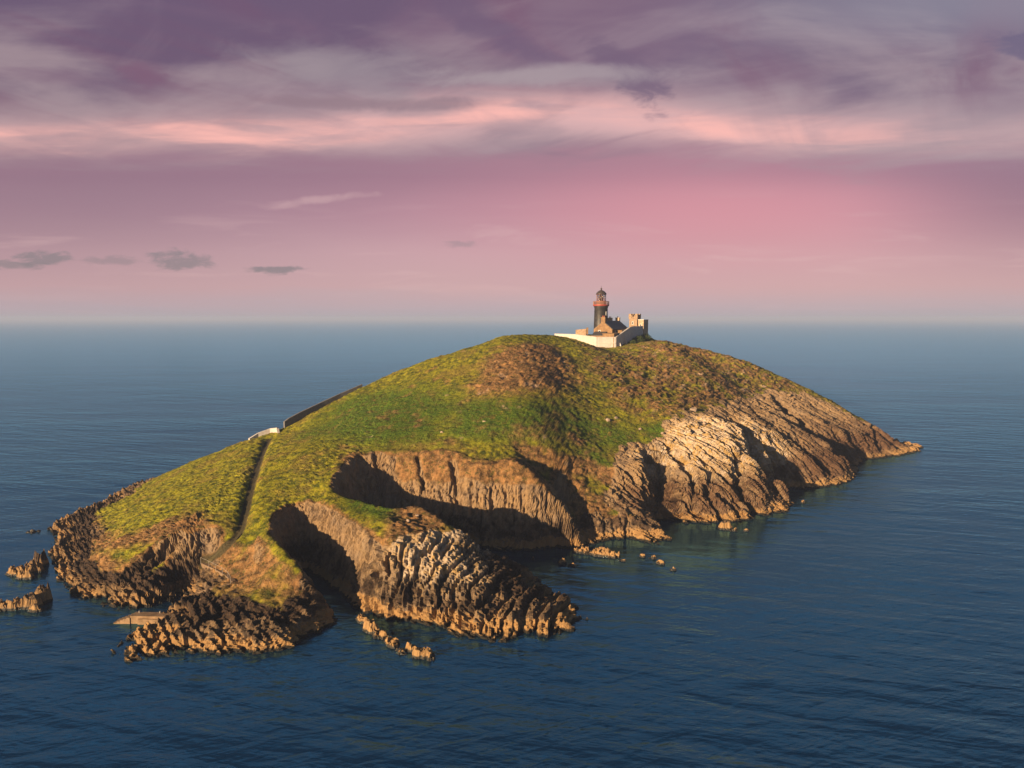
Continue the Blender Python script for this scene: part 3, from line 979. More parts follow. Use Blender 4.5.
shed('shed', 'low lean-to with a sloping dark slate roof below the ochre gable', -3.6, -1.6, 5.2, 3.4, 41.2, 1.5, 3.0, M_BUFF, M_SLATE)
sb = shed('shed', 'flat roofed ochre outbuilding between the lean-to and the shaded yard wall', -3.9, 3.4, 5.0, 5.5, 41.0, 2.5, 2.7, M_BUFF, M_BUFF)
sc_ = shed('shed', 'taller pale orange outbuilding beside the right slope of the cottage roof', 4.0, 4.9, 2.0, 7.0, 41.6, 3.1, 3.3, M_BUFF, M_BUFF)
shed('shed', 'dark roofed outbuilding between the orange outbuilding and the castellated tower', 15.0, 4.7, 2.0, 8.0, 42.0, 3.6, 4.3, M_STONE, M_SLATE)

# ---- castellated tower with its pale annex
cx_, cy_ = 56.0, 317.0
ct = thing('castellated_tower', 'small square stone tower with battlements at the far right of the white yard', 'tower', (cx_, cy_, 41.5), RZ)
MB().box(-1.9, 1.9, -1.9, 1.9, -2, 9.0).build('wall', M_STONE, ct)
MB().box(-2.1, 2.1, -2.1, 2.1, 8.1, 8.45).build('string_course', M_STONE, ct)
for sx_ in (-1, 1):
    for sy_ in (-1, 1):
        MB().box(sx_ * 1.5 - .62, sx_ * 1.5 + .62, sy_ * 1.5 - .62, sy_ * 1.5 + .62, 8.453, 10.4).build('turret', M_STONE, ct)
for q in (-.55, .55):
    MB().box(q - .25, q + .25, -2.0, -1.6, 9.003, 9.7).build('merlon', M_STONE, ct)
window(ct, -.2, -1.9, 6.2, .4, .7, '-y')
ax_, ay_ = cx_ + 1.6, cy_ - 4.2
an = thing('annex', 'narrow pale block with one dark shaded side against the castellated tower', 'building', (58.6, 312.6, 41.5), RZ)
MB().box(-1.3, 1.3, -1.6, 4.0, -2, 7.6).build('wall', M_PALE, an)
MB().box(-1.42, 1.42, -1.72, 4.12, 7.603, 7.85).build('coping', M_COPING, an)
window(an, -.1, -1.6, 5.2, .4, .7, '-y')

# ---- white yard wall: three runs and a coping each, buttresses on the shaded run
bw = thing('yard_wall', 'white limewashed wall round the lighthouse yard, sunlit in front and shaded right', 'wall', (0, 0, 0))
K = [at_y(555, 333.6, 308), at_y(576, 334.2, 296), at_y(597.3, 336.9, 283), at_y(615.6, 336.9, 283), at_y(629.5, 327.2, 294), at_y(642.5, 325.9, 308)]
foot = [min(q[2] - 1.0, ground(q[0], q[1])) - 1.6 for q in K]
sec = [(0, 1, 2), (2, 3), (3, 4, 5)]
for s_ in sec:
    pth = [K[i][:2] for i in s_]
    pth = [Vector(q) for q in pth]
    MB().wall(pth, .6, [foot[i] for i in s_], [K[i][2] - .2 for i in s_]).build('wall_section', M_WHITE, bw)
    MB().wall(pth, .78, [K[i][2] - .197 for i in s_], [K[i][2] for i in s_]).build('coping', M_WHITE, bw)
a_, b_ = Vector(K[2][:2]), Vector(K[3][:2])
MB().wall([a_ + Vector((.1, -.38)), b_ + Vector((-.05, -.38))], .25, [39.75] * 2, [39.95] * 2).build('ledge', M_COPING, bw)
for fr_ in (.22, .62):
    i0 = Vector(K[3]).lerp(Vector(K[4]), fr_ * 1.0)
    d_ = (Vector(K[4]) - Vector(K[3])).normalized()
    nn = Vector((d_.y, -d_.x, 0)).normalized()
    m = MB()
    s1, s2 = d_ * .4, nn * .9
    g_ = ground(i0.x, i0.y) - 2
    q0 = Vector((i0.x, i0.y, 0)) + nn * .31
    s1 = Vector((s1.x, s1.y, 0))
    top = i0.z - 2.2
    m.add([(*(q0 - s1).xy, g_), (*(q0 + s1).xy, g_), (*(q0 + s1 + s2).xy, g_), (*(q0 - s1 + s2).xy, g_),
           (*(q0 - s1).xy, top), (*(q0 + s1).xy, top), (*(q0 + s1 + s2).xy, top - 2.0), (*(q0 - s1 + s2).xy, top - 2.0)],
          [(0, 3, 2, 1), (4, 5, 6, 7), (0, 1, 5, 4), (1, 2, 6, 5), (2, 3, 7, 6), (3, 0, 4, 7)])
    m.build('buttress', M_WHITE, bw)
# low buff wall left of the cottage
q = [at_y(576, 329.8, 312), at_y(586.5, 328.8, 309)]
lw = thing('garden_wall', 'low brown stone wall showing above the white wall left of the cottage', 'wall', (0, 0, 0))
MB().wall([Vector(p_[:2]) for p_ in q], .7, [p_[2] - 4 for p_ in q], [p_[2] for p_ in q]).build('wall_section', M_STONE, lw)
MB().box(-.4, .4, -.4, .4, -2.5, .45).build('pier', M_BUFF, lw).location = at_y(587.3, 328.6, 309)

# ---- white gate wall and dark track wall on the left-hand ridge
ww = thing('gate_wall', 'short white wall at the head of the path on the left ridge', 'wall', (0, 0, 0))
q = [at_y(249, 438.5, 201), at_y(258, 433.0, 203), at_y(270, 428.4, 204.5), at_y(277.5, 427.6, 204)]
MB().wall([Vector(p_[:2]) for p_ in q], .8, [ground(*p_[:2]) - 1.5 for p_ in q], [p_[2] for p_ in q]).build('wall_section', M_WHITE, ww)
MB().wall([Vector(q[3][:2]), Vector((q[3][0] + .9, q[3][1] - 2.0))], .7, [ground(*q[3][:2]) - 2.5] * 2, [q[3][2] - .15, q[3][2] - .9]).build('return_wall', M_WHITE, ww)
q = [at_y(x, y, d) for x, y, d in ((284, 421.6, 207), (289, 418.0, 208.5), (300, 412.2, 211.5), (320, 402.8, 217), (340, 393.6, 222), (362, 384.2, 227))]
tw = thing('track_wall', 'long dark stone wall climbing the left ridge beside the sea', 'wall', (0, 0, 0))
MB().wall([Vector(p_[:2]) for p_ in q], .6, [ground(*p_[:2]) - 1.5 for p_ in q], [p_[2] for p_ in q]).build('wall_section', M_GREY, tw)

# ---- footpaths


def strip(name, path, width, mat, lift, step=.8):
    pts = []
    for a, b in zip(path, path[1:]):
        n = max(1, int(math.hypot(b[0] - a[0], b[1] - a[1]) / step))
        for k in range(n):
            pts.append((a[0] + (b[0] - a[0]) * k / n, a[1] + (b[1] - a[1]) * k / n))
    pts.append(path[-1])
    # ease the corners
    for _ in range(3):
        pts = [pts[0]] + [((a[0] + 2 * b[0] + c[0]) / 4, (a[1] + 2 * b[1] + c[1]) / 4) for a, b, c in zip(pts, pts[1:], pts[2:])] + [pts[-1]]
    hz = [ground(*p_) for p_ in pts]
    for _ in range(6):
        hz = [hz[0]] + [(a + 2 * b + c) / 4 for a, b, c in zip(hz, hz[1:], hz[2:])] + [hz[-1]]
    m = MB()
    m.wall([Vector(p_) for p_ in pts], width, [h_ - .6 for h_ in hz], [h_ + lift for h_ in hz])
    o = m.build(name, mat)
    tag(o, kind='structure')
    return pts, hz


strip('footpath', [(x + .25, y) for x, y in PATH], .55, M_EARTH, .12)
lp, lh_ = strip('landing_path', PATH2, .75, M_PATHC, .22)
# handrail beside the landing path
hr = thing('handrail', 'pale handrail along the zigzag path above the stone landing', 'railing', (0, 0, 0))
sel_ = [k for k in range(0, int(len(lp) * .55), 3)]
top_ = [(lp[k][0] - .2, lp[k][1] - .5, lh_[k] + 1.35) for k in sel_]
for k in sel_:
    MB().bar((lp[k][0] - .2, lp[k][1] - .5, lh_[k] + .1), (lp[k][0] - .2, lp[k][1] - .5, lh_[k] + 1.35), .035).build('post', M_RAIL, hr)
rm_ = MB()
for a, b in zip(top_, top_[1:]):
    rm_.bar(a, b, .028)
rm_.build('rail', M_RAIL, hr)

# ---- stone landing
jt = thing('landing_stage', 'stepped stone landing reaching into the water below the path', 'jetty', (0, 0, 0))
ja, jb = Vector(at_z(168.5, 611.6, 2.0)[:2]), Vector(at_z(131, 611.0, 2.0)[:2])
jd = (jb - ja).normalized()
jn = Vector((jd.y, -jd.x))
if jn.y > 0:
    jn = -jn
jl = (jb - ja).length


def jbox(m, s0, s1, n0, n1, z0, z1):
    c = [ja + jd * s + jn * n_ for s, n_ in ((s0, n0), (s1, n0), (s1, n1), (s0, n1))]
    v = [(q.x, q.y, z0) for q in c] + [(q.x, q.y, z1) for q in c]
    m.add(v, [(0, 3, 2, 1), (4, 5, 6, 7), (0, 1, 5, 4), (1, 2, 6, 5), (2, 3, 7, 6), (3, 0, 4, 7)])


m = MB(); jbox(m, -1.2, jl, -1.3, .35, -2, 1.3); m.build('quay', M_CONC, jt)
m = MB(); jbox(m, .4, jl - 1.4, .353, .65, -2, .9); m.build('apron', M_CONC, jt)
for k in range(5):
    m = MB(); jbox(m, jl + .003 + k * .55, jl + .55 + k * .55, -1.2, .5, -2, 1.05 - k * .22); m.build('step', M_CONC, jt)
for s in (2.0, jl - .8):
    c = ja + jd * s - jn * 1.0
    MB().lathe([(.12, 1.25), (.1, 1.5), (.14, 1.54), (.14, 1.6)], 10, (c.x, c.y, 0)).build('bollard', M_RAIL, jt)

# ------------------------------------------------------------------ rocks standing clear of the island
t = NT('sea_rock')
p = t.pos()
rc, rr, n2, n3, zc = rock_colour(t, p, t.attr('cell'), 0.05, .25)
M_ROCK = t.bsdf(rc, rr, n3, .4, .9, .25)
t = NT('dark_sea_rock')
p = t.pos()
rc, rr, n2, n3, zc = rock_colour(t, p, t.attr('cell'), 0.02, .62)
M_ROCKD = t.bsdf(rc, rr, n3, .4, .9, .25)
t = NT('pale_boulder')
p = t.pos()
M_BOULD = t.bsdf(t.mix(t.rng(t.noise(p, 1.6, 5, .7), .35, .65), (.36, .28, .21), (.22, .16, .11)), .9, t.noise(p, 3, 5, .7), .25, .9, .2)


def rock_mesh(name, lumps, seed, res=.16, rough=1.0):
    """one outcrop as a little relief sheet over several lumps: (x, y, rx, ry, angle, height)"""
    xa = min(l[0] - max(l[2], l[3]) for l in lumps) - 1.2
    xb = max(l[0] + max(l[2], l[3]) for l in lumps) + 1.2
    ya = min(l[1] - max(l[2], l[3]) for l in lumps) - 1.2
    yb = max(l[1] + max(l[2], l[3]) for l in lumps) + 1.2
    nx, ny = int((xb - xa) / res), int((yb - ya) / res)
    gx_, gy_ = np.meshgrid(np.linspace(xa, xb, nx), np.linspace(ya, yb, ny))
    Xr, Yr = gx_.ravel(), gy_.ravel()
    z = np.full(Xr.shape, -1.5)
    q3 = np.stack([Xr, Yr, np.full_like(Xr, seed * 3.7)], 1).astype(np.float32)
    wob = fbm(q3 / 1.7, 4, seed)
    for (lx, ly, rx, ry, an_, h_) in lumps:
        c_, s_ = math.cos(an_), math.sin(an_)
        u_ = ((Xr - lx) * c_ + (Yr - ly) * s_) / rx
        v_ = (-(Xr - lx) * s_ + (Yr - ly) * c_) / ry
        d_ = np.sqrt(u_ ** 2 + v_ ** 2) + .35 * wob
        z = np.maximum(z, -1.5 + (h_ + 1.5) * np.clip(1.25 - d_ ** 2.2 * 1.05, 0, 1) ** .8)
    f1, f2, c1 = worley(q3 / np.array((1.3, .8, 1), np.float32), seed + 1)
    g1, g2, c2 = worley(q3 / np.array((.55, .4, 1), np.float32), seed + 2)
    up = sstep(-1.4, .3, z)
    z = z + rough * up * (.9 * (c1 - .55) + .55 * (c2 - .5) - .5 * sstep(.2, 0, f2 - f1) + .35 * wob)
    sb_ = (Xr * .58 + Yr * .45 + z * .68) / .8 + .4 * wob
    z = z + rough * up * .45 * (sb_ - np.floor(sb_) - .5)
    jit = rough * .22
    V = np.stack([Xr + jit * gnoise(q3 / .5, seed + 5), Yr + jit * gnoise(q3 / .5, seed + 6), z], 1)
    ii = np.arange(nx * ny).reshape(ny, nx)
    Fq = np.stack([ii[:-1, :-1].ravel(), ii[:-1, 1:].ravel(), ii[1:, 1:].ravel(), ii[1:, :-1].ravel()], 1)
    Fq = Fq[V[Fq, 2].max(1) > -.9]
    us = np.zeros(nx * ny, bool)
    us[Fq.ravel()] = True
    rm = np.cumsum(us) - 1
    return mesh_np(name, V[us], rm[Fq], dict(cell=c1[us]), False)


def sea_rock(lump_px, seed, label, group=None, rough=1.0):
    lumps = []
    for (px, py, wpx, h_, an_) in lump_px:
        x, y, _ = at_z(px, py, 0)
        m_ = (y + 4.7) / FOC
        lumps.append((x, y, wpx * m_, wpx * m_ * .62, R(an_), h_))
    o = bpy.data.objects.new('sea_rock', rock_mesh('sea_rock', lumps, seed, .17, rough))
    o.data.materials.append(M_ROCKD if seed in (11, 12, 16, 22, 23) else M_ROCK)
    COL.objects.link(o)
    return tag(o, label, 'rock', group)


GR = 'rocks standing in the sea round the island'
sea_rock([(40, 566, 8, 2.9, 50), (33, 572, 11, 2.0, 20), (17, 574, 12, 1.3, 0), (26, 578, 10, 1.2, 0)], 11,
         'low brown skerry left of the island, close to its western tip', GR)
sea_rock([(43, 602, 9, 3.0, 50), (32, 607, 11, 2.3, 30), (16, 608, 12, 1.4, 0), (2, 609, 12, 1.2, 0), (36, 611, 8, 1.2, 0), (-10, 608, 10, 1.2, 0)], 12,
         'jagged skerry cut by the left edge of the photo', GR)
sea_rock([(363, 621, 13, .8, -40), (371, 630, 13, 1.2, -40), (380, 636, 15, .7, -45), (391, 644, 14, .9, -45), (400, 652, 12, .5, -30), (388, 634, 9, .4, 0)], 13,
         'long sunlit reef in front of the mouth of the dark western inlet', GR, .8)
sea_rock([(412, 650, 11, .7, -40), (422, 656, 14, 1.3, 0), (430, 659, 9, .5, 0)], 14, 'short knobbly rock at the nearest end of the reef', GR, .85)
sea_rock([(583, 552, 14, .4, -5), (592, 553, 14, .6, -5), (603, 555, 14, 1.2, -10), (614, 557, 10, .8, 0), (622, 561, 6, .4, 0)], 15,
         'flat reef with an orange crest off the mouth of the big cove', GR)
sea_rock([(563, 564, 6, 1.0, 20), (573, 566, 6, .8, 0)], 16, 'small dark rock in the shaded water of the big cove', GR)
sea_rock([(643, 557, 5, .5, -10)], 17, 'small rock in the water just right of the flat orange reef', GR)
sea_rock([(653, 558.5, 5, .45, 0)], 27, 'small rock second to the right of the flat orange reef', GR)
sea_rock([(661, 564, 6, .4, -20)], 18, 'low rock between the flat orange reef and the outermost rock', GR)
sea_rock([(672, 570, 6, .5, -20)], 28, 'thin low rock farthest out from the big cove', GR)
sea_rock([(726, 529, 9, 1.4, 0), (734, 531, 5, .7, 0)], 19, 'orange wedge of rock below the right-hand cliffs', GR)
sea_rock([(746, 531, 4, .6, 0)], 20, 'tiny rock just right of the orange wedge', GR, .7)
sea_rock([(803, 503, 3, .6, 0)], 21, 'tiny pale rock off the last cove on the right', GR, .7)
sea_rock([(34, 532, 10, .25, 10)], 22, 'dark half awash rock above the western skerry', GR, .5)
sea_rock([(533, 560, 3, .6, 0)], 23, 'tiny dark rock under the shaded wall of the cove', GR, .6)
sea_rock([(580, 618, 4, .4, 0), (587, 620, 3, .3, 0)], 24, 'pale rock awash off the point of the headland', GR, .6)

# pale boulders on the grass


def boulder(px, py, r_px, seed, label, group=None):
    x, y, z = hit(px, py)
    r_ = r_px * (y + 5) / FOC
    rng_ = np.random.RandomState(seed)
    vs, fs = [], []
    n_, m_ = 12, 8
    for j in range(m_ + 1):
        th = math.pi * j / m_
        for k in range(n_):
            ph = 2 * math.pi * k / n_
            vs.append((math.sin(th) * math.cos(ph), math.sin(th) * math.sin(ph), math.cos(th)))
    for j in range(m_):
        for k in range(n_):
            fs.append((j * n_ + k, (j + 1) * n_ + k, (j + 1) * n_ + (k + 1) % n_, j * n_ + (k + 1) % n_))
    vs = np.array(vs)
    cut = rng_.randn(9, 3)
    cut /= np.linalg.norm(cut, axis=1)[:, None]
    for c_ in cut:                                             # knocked-off faces
        d_ = vs @ c_
        lim = .55 + .3 * rng_.rand()
        vs = vs - np.maximum(d_ - lim, 0)[:, None] * c_
    vs = vs * np.array((1.2, .9, .72)) * r_
    a_ = rng_.rand() * 6
    vs = np.stack([vs[:, 0] * math.cos(a_) - vs[:, 1] * math.sin(a_), vs[:, 0] * math.sin(a_) + vs[:, 1] * math.cos(a_), vs[:, 2]], 1)
    o = bpy.data.objects.new('boulder', mesh_np('boulder', vs, fs, smooth=False))
    o.data.materials.append(M_BOULD)
    COL.objects.link(o)
    o.location = (x, y, z + .25 * r_)
    return tag(o, label, 'boulder', group)


GB = 'pale boulders lying on the island'
boulder(694, 411, 4.0, 1, 'largest pale boulder, among green grass above the right-hand cliffs', GB)
boulder(608, 421, 3.4, 2, 'pale boulder on brown grass below the lighthouse, middle of the slope', GB)
boulder(616, 419, 2.6, 3, 'smaller pale boulder just right of the one below the lighthouse', GB)
boulder(640, 430, 2.2, 4, 'pale boulder beside the bright green patch above the slabs', GB)
boulder(417, 516.5, 2.2, 5, 'pale block on the bare brow of the headland, right of a pair', GB)
boulder(408, 521.5, 2.4, 6, 'pale block on the bare brow of the headland, left of a pair', GB)
boulder(484, 422, 1.8, 7, 'small pale stone in dark green grass left of the middle of the slope', GB)
boulder(442, 433, 1.8, 8, 'small stone on the grass just above the cove rim', GB)
boulder(705, 424, 2.6, 9, 'pale boulder on the edge of the slabs, right of the largest boulder', GB)
boulder(663, 434, 2.4, 10, 'pale boulder at the top of the yellow slabs', GB)


# ---- leafy scrub under the shaded wall
def shrub(u, v, rx, ry, rz_, seed, label):
    x, y = yard(u, v)
    z = ground(x, y)
    o = thing('shrub', label, 'shrub', (x, y, z), 0, 'shrubs under the shaded yard wall')
    rng_ = np.random.RandomState(seed)
    n_ = 1500
    dirs = rng_.randn(n_, 3)
    dirs[:, 2] = np.abs(dirs[:, 2])
    dirs /= np.linalg.norm(dirs, axis=1)[:, None]
    rad = (.55 + .5 * rng_.rand(n_)) * (1 + .3 * gnoise(dirs * 2.4 + seed, seed))
    c_ = dirs * rad[:, None] * np.array((rx, ry, rz_))
    a1 = rng_.randn(n_, 3); a1 /= np.linalg.norm(a1, axis=1)[:, None]
    a2 = np.cross(a1, rng_.randn(n_, 3)); a2 /= np.linalg.norm(a2, axis=1)[:, None]
    s_ = (.14 + .16 * rng_.rand(n_))[:, None]
    V = np.stack([c_ - a1 * s_, c_ + a2 * s_ * .6, c_ + a1 * s_, c_ - a2 * s_ * .6], 1).reshape(-1, 3)
    f_ = bpy.data.objects.new('foliage', mesh_np('foliage', V, np.arange(n_ * 4).reshape(-1, 4), smooth=False))
    f_.data.materials.append(M_LEAF)
    COL.objects.link(f_)
    f_.parent = o
    st = MB()
    for k in range(7):
        a = 2 * math.pi * k / 7
        st.bar((0, 0, -.6), (rx * .6 * math.cos(a), ry * .6 * math.sin(a), rz_ * .7), .07, 5)
    st.build('stem', M_EARTH, o)


t = NT('scrub_leaf')
M_LEAF = t.bsdf(t.mix(t.noise(t.pos(), .9, 3), (.018, .030, .008), (.045, .062, .014)), .7, spec=.2)
shrub(14.5, 9.3, 2.6, 2.2, 2.4, 1, 'dark green bush against the middle of the shaded wall')
shrub(21.5, 9.6, 3.2, 2.4, 3.0, 2, 'dark green bush in front of the pale annex')
shrub(7.5, 9.6, 1.8, 1.5, 1.3, 3, 'smallest dark bush, nearest the white corner')

# ------------------------------------------------------------------ sea
t = NT('sea_water')
p = t.pos()


def rot(t, p, a):
    nd = t.n('VectorRotate', rotation_type='Z_AXIS')
    t.link(p, nd.inputs['Vector'])
    nd.inputs['Angle'].default_value = R(a)
    return nd.outputs[0]


sw = t.noise(t.scale(rot(t, p, 14), (.075, .26, 1)), 1.0, 3, .5, .3)
sw2 = t.noise(t.scale(rot(t, p, -24), (.12, .42, 1)), 1.0, 3, .55, .5)
ch = t.noise(t.scale(rot(t, p, 8), (.5, 1.1, 1)), 1.0, 4, .6, .3)
cat = t.rng(t.noise(t.scale(p, (.006, .012, 1)), 1.0, 3, .5), .35, .65, .45, 1.25)
hgt = t.math('ADD', t.math('MULTIPLY', sw, .58), t.math('MULTIPLY', sw2, .30))
hgt = t.math('ADD', hgt, t.math('MULTIPLY', ch, .13))
sw0 = t.noise(t.scale(rot(t, p, 20), (.032, .125, 1)), 1.0, 2, .5, .4)
hgt = t.math('ADD', hgt, t.math('MULTIPLY', sw0, .75))
# sheltered water under the cliffs is calmer
sh = t.n('VectorMath', operation='DISTANCE')
t.link(t.scale(p, (1, 1, 0)), sh.inputs[0])
sh.inputs[1].default_value = (34, 140, 0)
hgt = t.math('MULTIPLY', hgt, t.math('MULTIPLY', cat, t.rng(sh.outputs['Value'], 12, 80, .28, 1.0)))
hgt = t.math('MULTIPLY', hgt, t.rng(sh.outputs['Value'], 110, 800, 1.0, .12))     # the open water lies smoother
bn = t.n('Bump')
bn.inputs['Strength'].default_value = 1.0
bn.inputs['Distance'].default_value = 1.0
t.link(hgt, bn.inputs['Height'])
body = t.n('BsdfDiffuse')
body.inputs['Color'].default_value = (.001, .014, .040, 1)
gl = t.n('BsdfGlossy')
gl.inputs['Color'].default_value = (.30, .77, 1.0, 1)
gl.inputs['Roughness'].default_value = .12
t.link(bn.outputs[0], gl.inputs['Normal'])
fr = t.n('Fresnel')
fr.inputs['IOR'].default_value = 2.05
t.link(bn.outputs[0], fr.inputs['Normal'])
ms = t.n('MixShader')
t.link(fr.outputs[0], ms.inputs[0])
t.link(body.outputs[0], ms.inputs[1])
t.link(gl.outputs[0], ms.inputs[2])
t.link(ms.outputs[0], t.out.inputs[0])
L = 45000.0
me = mesh_np('water', [(-L, -L, 0), (L, -L, 0), (L, L, 0), (-L, L, 0)], [(0, 1, 2, 3)], smooth=False)
me.materials.append(t.m)
water = bpy.data.objects.new('water', me)
COL.objects.link(water)
water['kind'] = 'structure'

# ------------------------------------------------------------------ sea air
t = NT('sea_haze')
pv = t.n('VolumePrincipled')
pv.inputs['Color'].default_value = (.41, .52, .78, 1)
pv.inputs['Density'].default_value = 2.1e-4
t.link(pv.outputs[0], t.out.inputs['Volume'])
HL = 46000.0
hv = [(x, y, z) for z in (-3.0, 66.0) for x, y in ((-HL, -HL), (HL, -HL), (HL, HL), (-HL, HL))]
me = mesh_np('haze', hv, [(0, 3, 2, 1), (4, 5, 6, 7), (0, 1, 5, 4), (1, 2, 6, 5), (2, 3, 7, 6), (3, 0, 4, 7)], smooth=False)
me.materials.append(t.m)
haze = bpy.data.objects.new('haze', me)
COL.objects.link(haze)
haze['kind'] = 'stuff'

# ------------------------------------------------------------------ sky, sun
EXPO = 1.4
SUN_EL, SUN_AZ = 12.0, 224.0           # low in the west, to the left of and behind the drone (azimuth clockwise from ahead)
w = bpy.data.worlds.new('World')
SC.world = w
w.use_nodes = True
W = NT.__new__(NT)
W.m, W.t = w, w.node_tree
W.t.nodes.clear()
wo = W.n('OutputWorld')
sky = W.n('TexSky', sky_type='NISHITA', sun_disc=False)
sky.sun_elevation = R(SUN_EL)
sky.sun_rotation = R(SUN_AZ)
sky.altitude = 50
dirv = W.n('TexCoord').outputs['Generated']
sep = W.n('SeparateXYZ')
W.link(dirv, sep.inputs[0])
dx, dy, dz = sep.outputs
# height above the sea horizon, measured square to the long cloud bank that lies across the view
el = W.math('ARCTAN2', dz, W.math('MAXIMUM', W.math('ABSOLUTE', dy), .25))
az = W.math('ARCTAN2', dx, dy)


def comb(a, b, c=0.0):
    nd = W.n('CombineXYZ')
    W.val(a, nd.inputs[0]); W.val(b, nd.inputs[1]); W.val(c, nd.inputs[2])
    return nd.outputs[0]


# cloud sheet seen in perspective
inv = W.math('DIVIDE', 1.0, W.math('ADD', W.math('MAXIMUM', dz, 0.0), .10))
sheet = comb(W.math('MULTIPLY', dx, inv), W.math('MULTIPLY', dy, inv), 1.3)
warpn = W.noise(sheet, .55, 3, .5)
streak = comb(W.math('MULTIPLY', az, 1.5), W.math('MULTIPLY', el, 9.0), W.math('MULTIPLY', warpn, 1.6))
n_s = W.noise(streak, 1.5, 6, .55, .6)
n_f = W.noise(comb(W.math('MULTIPLY', az, 3.0), W.math('MULTIPLY', el, 26.0), warpn), 1.6, 5, .55, .5)
n_c = W.noise(W.scale(sheet, (.55, .85, 1)), 1.0, 7, .55, .9)
n_d = W.noise(W.scale(sheet, (.9, 1.5, 1)), 1.0, 6, .55, 1.2)

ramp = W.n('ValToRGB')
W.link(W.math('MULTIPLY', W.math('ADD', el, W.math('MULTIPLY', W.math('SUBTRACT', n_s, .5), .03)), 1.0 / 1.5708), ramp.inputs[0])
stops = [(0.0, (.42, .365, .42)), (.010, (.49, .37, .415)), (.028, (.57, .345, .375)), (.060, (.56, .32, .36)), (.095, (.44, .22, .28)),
         (.125, (.34, .165, .225)), (.150, (.36, .185, .235)), (.20, (.33, .22, .26)), (.25, (.24, .20, .27)), (.285, (.28, .42, .62)), (.325, (.30, .50, .76)),  # last two: bright blue band above the view, added to light the water's reflections
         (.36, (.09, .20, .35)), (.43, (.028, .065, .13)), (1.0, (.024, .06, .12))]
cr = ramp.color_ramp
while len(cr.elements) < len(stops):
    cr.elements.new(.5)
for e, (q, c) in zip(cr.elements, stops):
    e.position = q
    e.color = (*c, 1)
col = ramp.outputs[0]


def bell(v, c, wd):
    q = W.math('DIVIDE', W.math('SUBTRACT', v, c), wd)
    return W.math('POWER', 2.71828, W.math('MULTIPLY', W.math('MULTIPLY', q, q), -1.0))


# rosy glow right of the lighthouse, mauve to the left, plum at the far right
glow = W.math('MULTIPLY', bell(az, .30, .33), bell(el, .155, .085))
col = W.mix(W.math('MULTIPLY', glow, .76), col, (.70, .255, .30))
left = W.math('MULTIPLY', W.rng(az, -.05, -.62), bell(el, .155, .10))
col = W.mix(W.math('MULTIPLY', left, .55), col, (.25, .15, .205))
rgt = W.math('MULTIPLY', W.rng(az, .42, .66), bell(el, .18, .10))
col = W.mix(W.math('MULTIPLY', rgt, .7), col, (.24, .105, .165))
# high cloud sheet: grey lilac with purple clouds
edge = W.math('ADD', W.math('ADD', .216, W.math('MULTIPLY', W.rng(az, -.1, -.6), .010)), W.math('ADD', W.math('MULTIPLY', W.math('SUBTRACT', n_s, .5), .075), W.math('MULTIPLY', W.math('SUBTRACT', W.noise(W.scale(sheet, (1.1, 2.2, 1)), 1.0, 5, .6, .8), .5), .075)))
hi = W.rng(W.math('SUBTRACT', el, edge), -.022, .030)
n_c2 = W.math('ADD', W.math('MULTIPLY', n_c, .6), W.math('MULTIPLY', n_s, .4))
dens = W.math('ADD', n_c2, W.math('MULTIPLY', W.math('SUBTRACT', el, .33), .85))
lil = W.mix(W.rng(dens, .60, .44), (.145, .080, .142), (.33, .23, .262))
lil = W.mix(W.math('MULTIPLY', W.rng(n_d, .50, .66), W.rng(el, .26, .36, .15, .75)), lil, (.20, .105, .165))
diag = W.n('VectorRotate', rotation_type='Z_AXIS')
W.link(sheet, diag.inputs['Vector'])
diag.inputs['Angle'].default_value = R(38)
wis = W.noise(W.scale(diag.outputs[0], (2.6, .75, 1)), 1.0, 7, .56, .7)
wis2 = W.noise(W.scale(diag.outputs[0], (1.3, 3.6, 1)), 1.0, 7, .55, .5)
lil = W.mix(W.math('MULTIPLY', W.rng(wis, .46, .70), W.rng(el, .25, .33, .15, .85)), lil, (.185, .072, .130))
lil = W.mix(W.math('MULTIPLY', W.rng(wis2, .50, .70), .32), lil, (.40, .29, .315))
lil = W.mix(W.math('MULTIPLY', W.rng(az, .10, .55), W.rng(el, .33, .41, 0, .65)), lil, (.27, .25, .31))
lil = W.mix(W.math('MULTIPLY', W.rng(az, .10, -.55), W.rng(el, .35, .43, 0, .6)), lil, (.135, .085, .155))
up = W.rng(el, .50, .42)
col = W.mix(W.math('MULTIPLY', hi, up), col, lil)
# the band of cloud still lit by the sun
bc = W.math('ADD', .247, W.math('MULTIPLY', bell(az, .02, .20), .026))
bc = W.math('ADD', bc, W.math('MULTIPLY', W.math('SUBTRACT', warpn, .5), .03))
wide = W.math('MULTIPLY', bell(el, bc, .034), W.math('MULTIPLY', W.rng(az, .72, .20, .25, 1.0), W.rng(az, -.62, -.12, .45, 1.0)))
wide = W.math('MULTIPLY', wide, W.rng(n_s, .32, .60, .65, 1.0))
wide = W.math('MULTIPLY', W.math('MULTIPLY', wide, hi), W.rng(wis2, .36, .58, .45, 1.0))
col = W.mix(W.math('MULTIPLY', wide, .95), col, (.72, .42, .41))
core = W.math('ADD', bc, W.math('MULTIPLY', W.math('SUBTRACT', n_s, .5), .06))
core = W.math('MULTIPLY', bell(el, core, .017), W.rng(az, .62, .30, .2, 1.0))
core = W.math('MULTIPLY', W.math('MULTIPLY', core, hi), W.rng(wis, .62, .40, .35, 1.0))
col = W.mix(W.math('MULTIPLY', core, W.rng(n_f, .36, .62, .25, 1.0)), col, (.96, .47, .41))
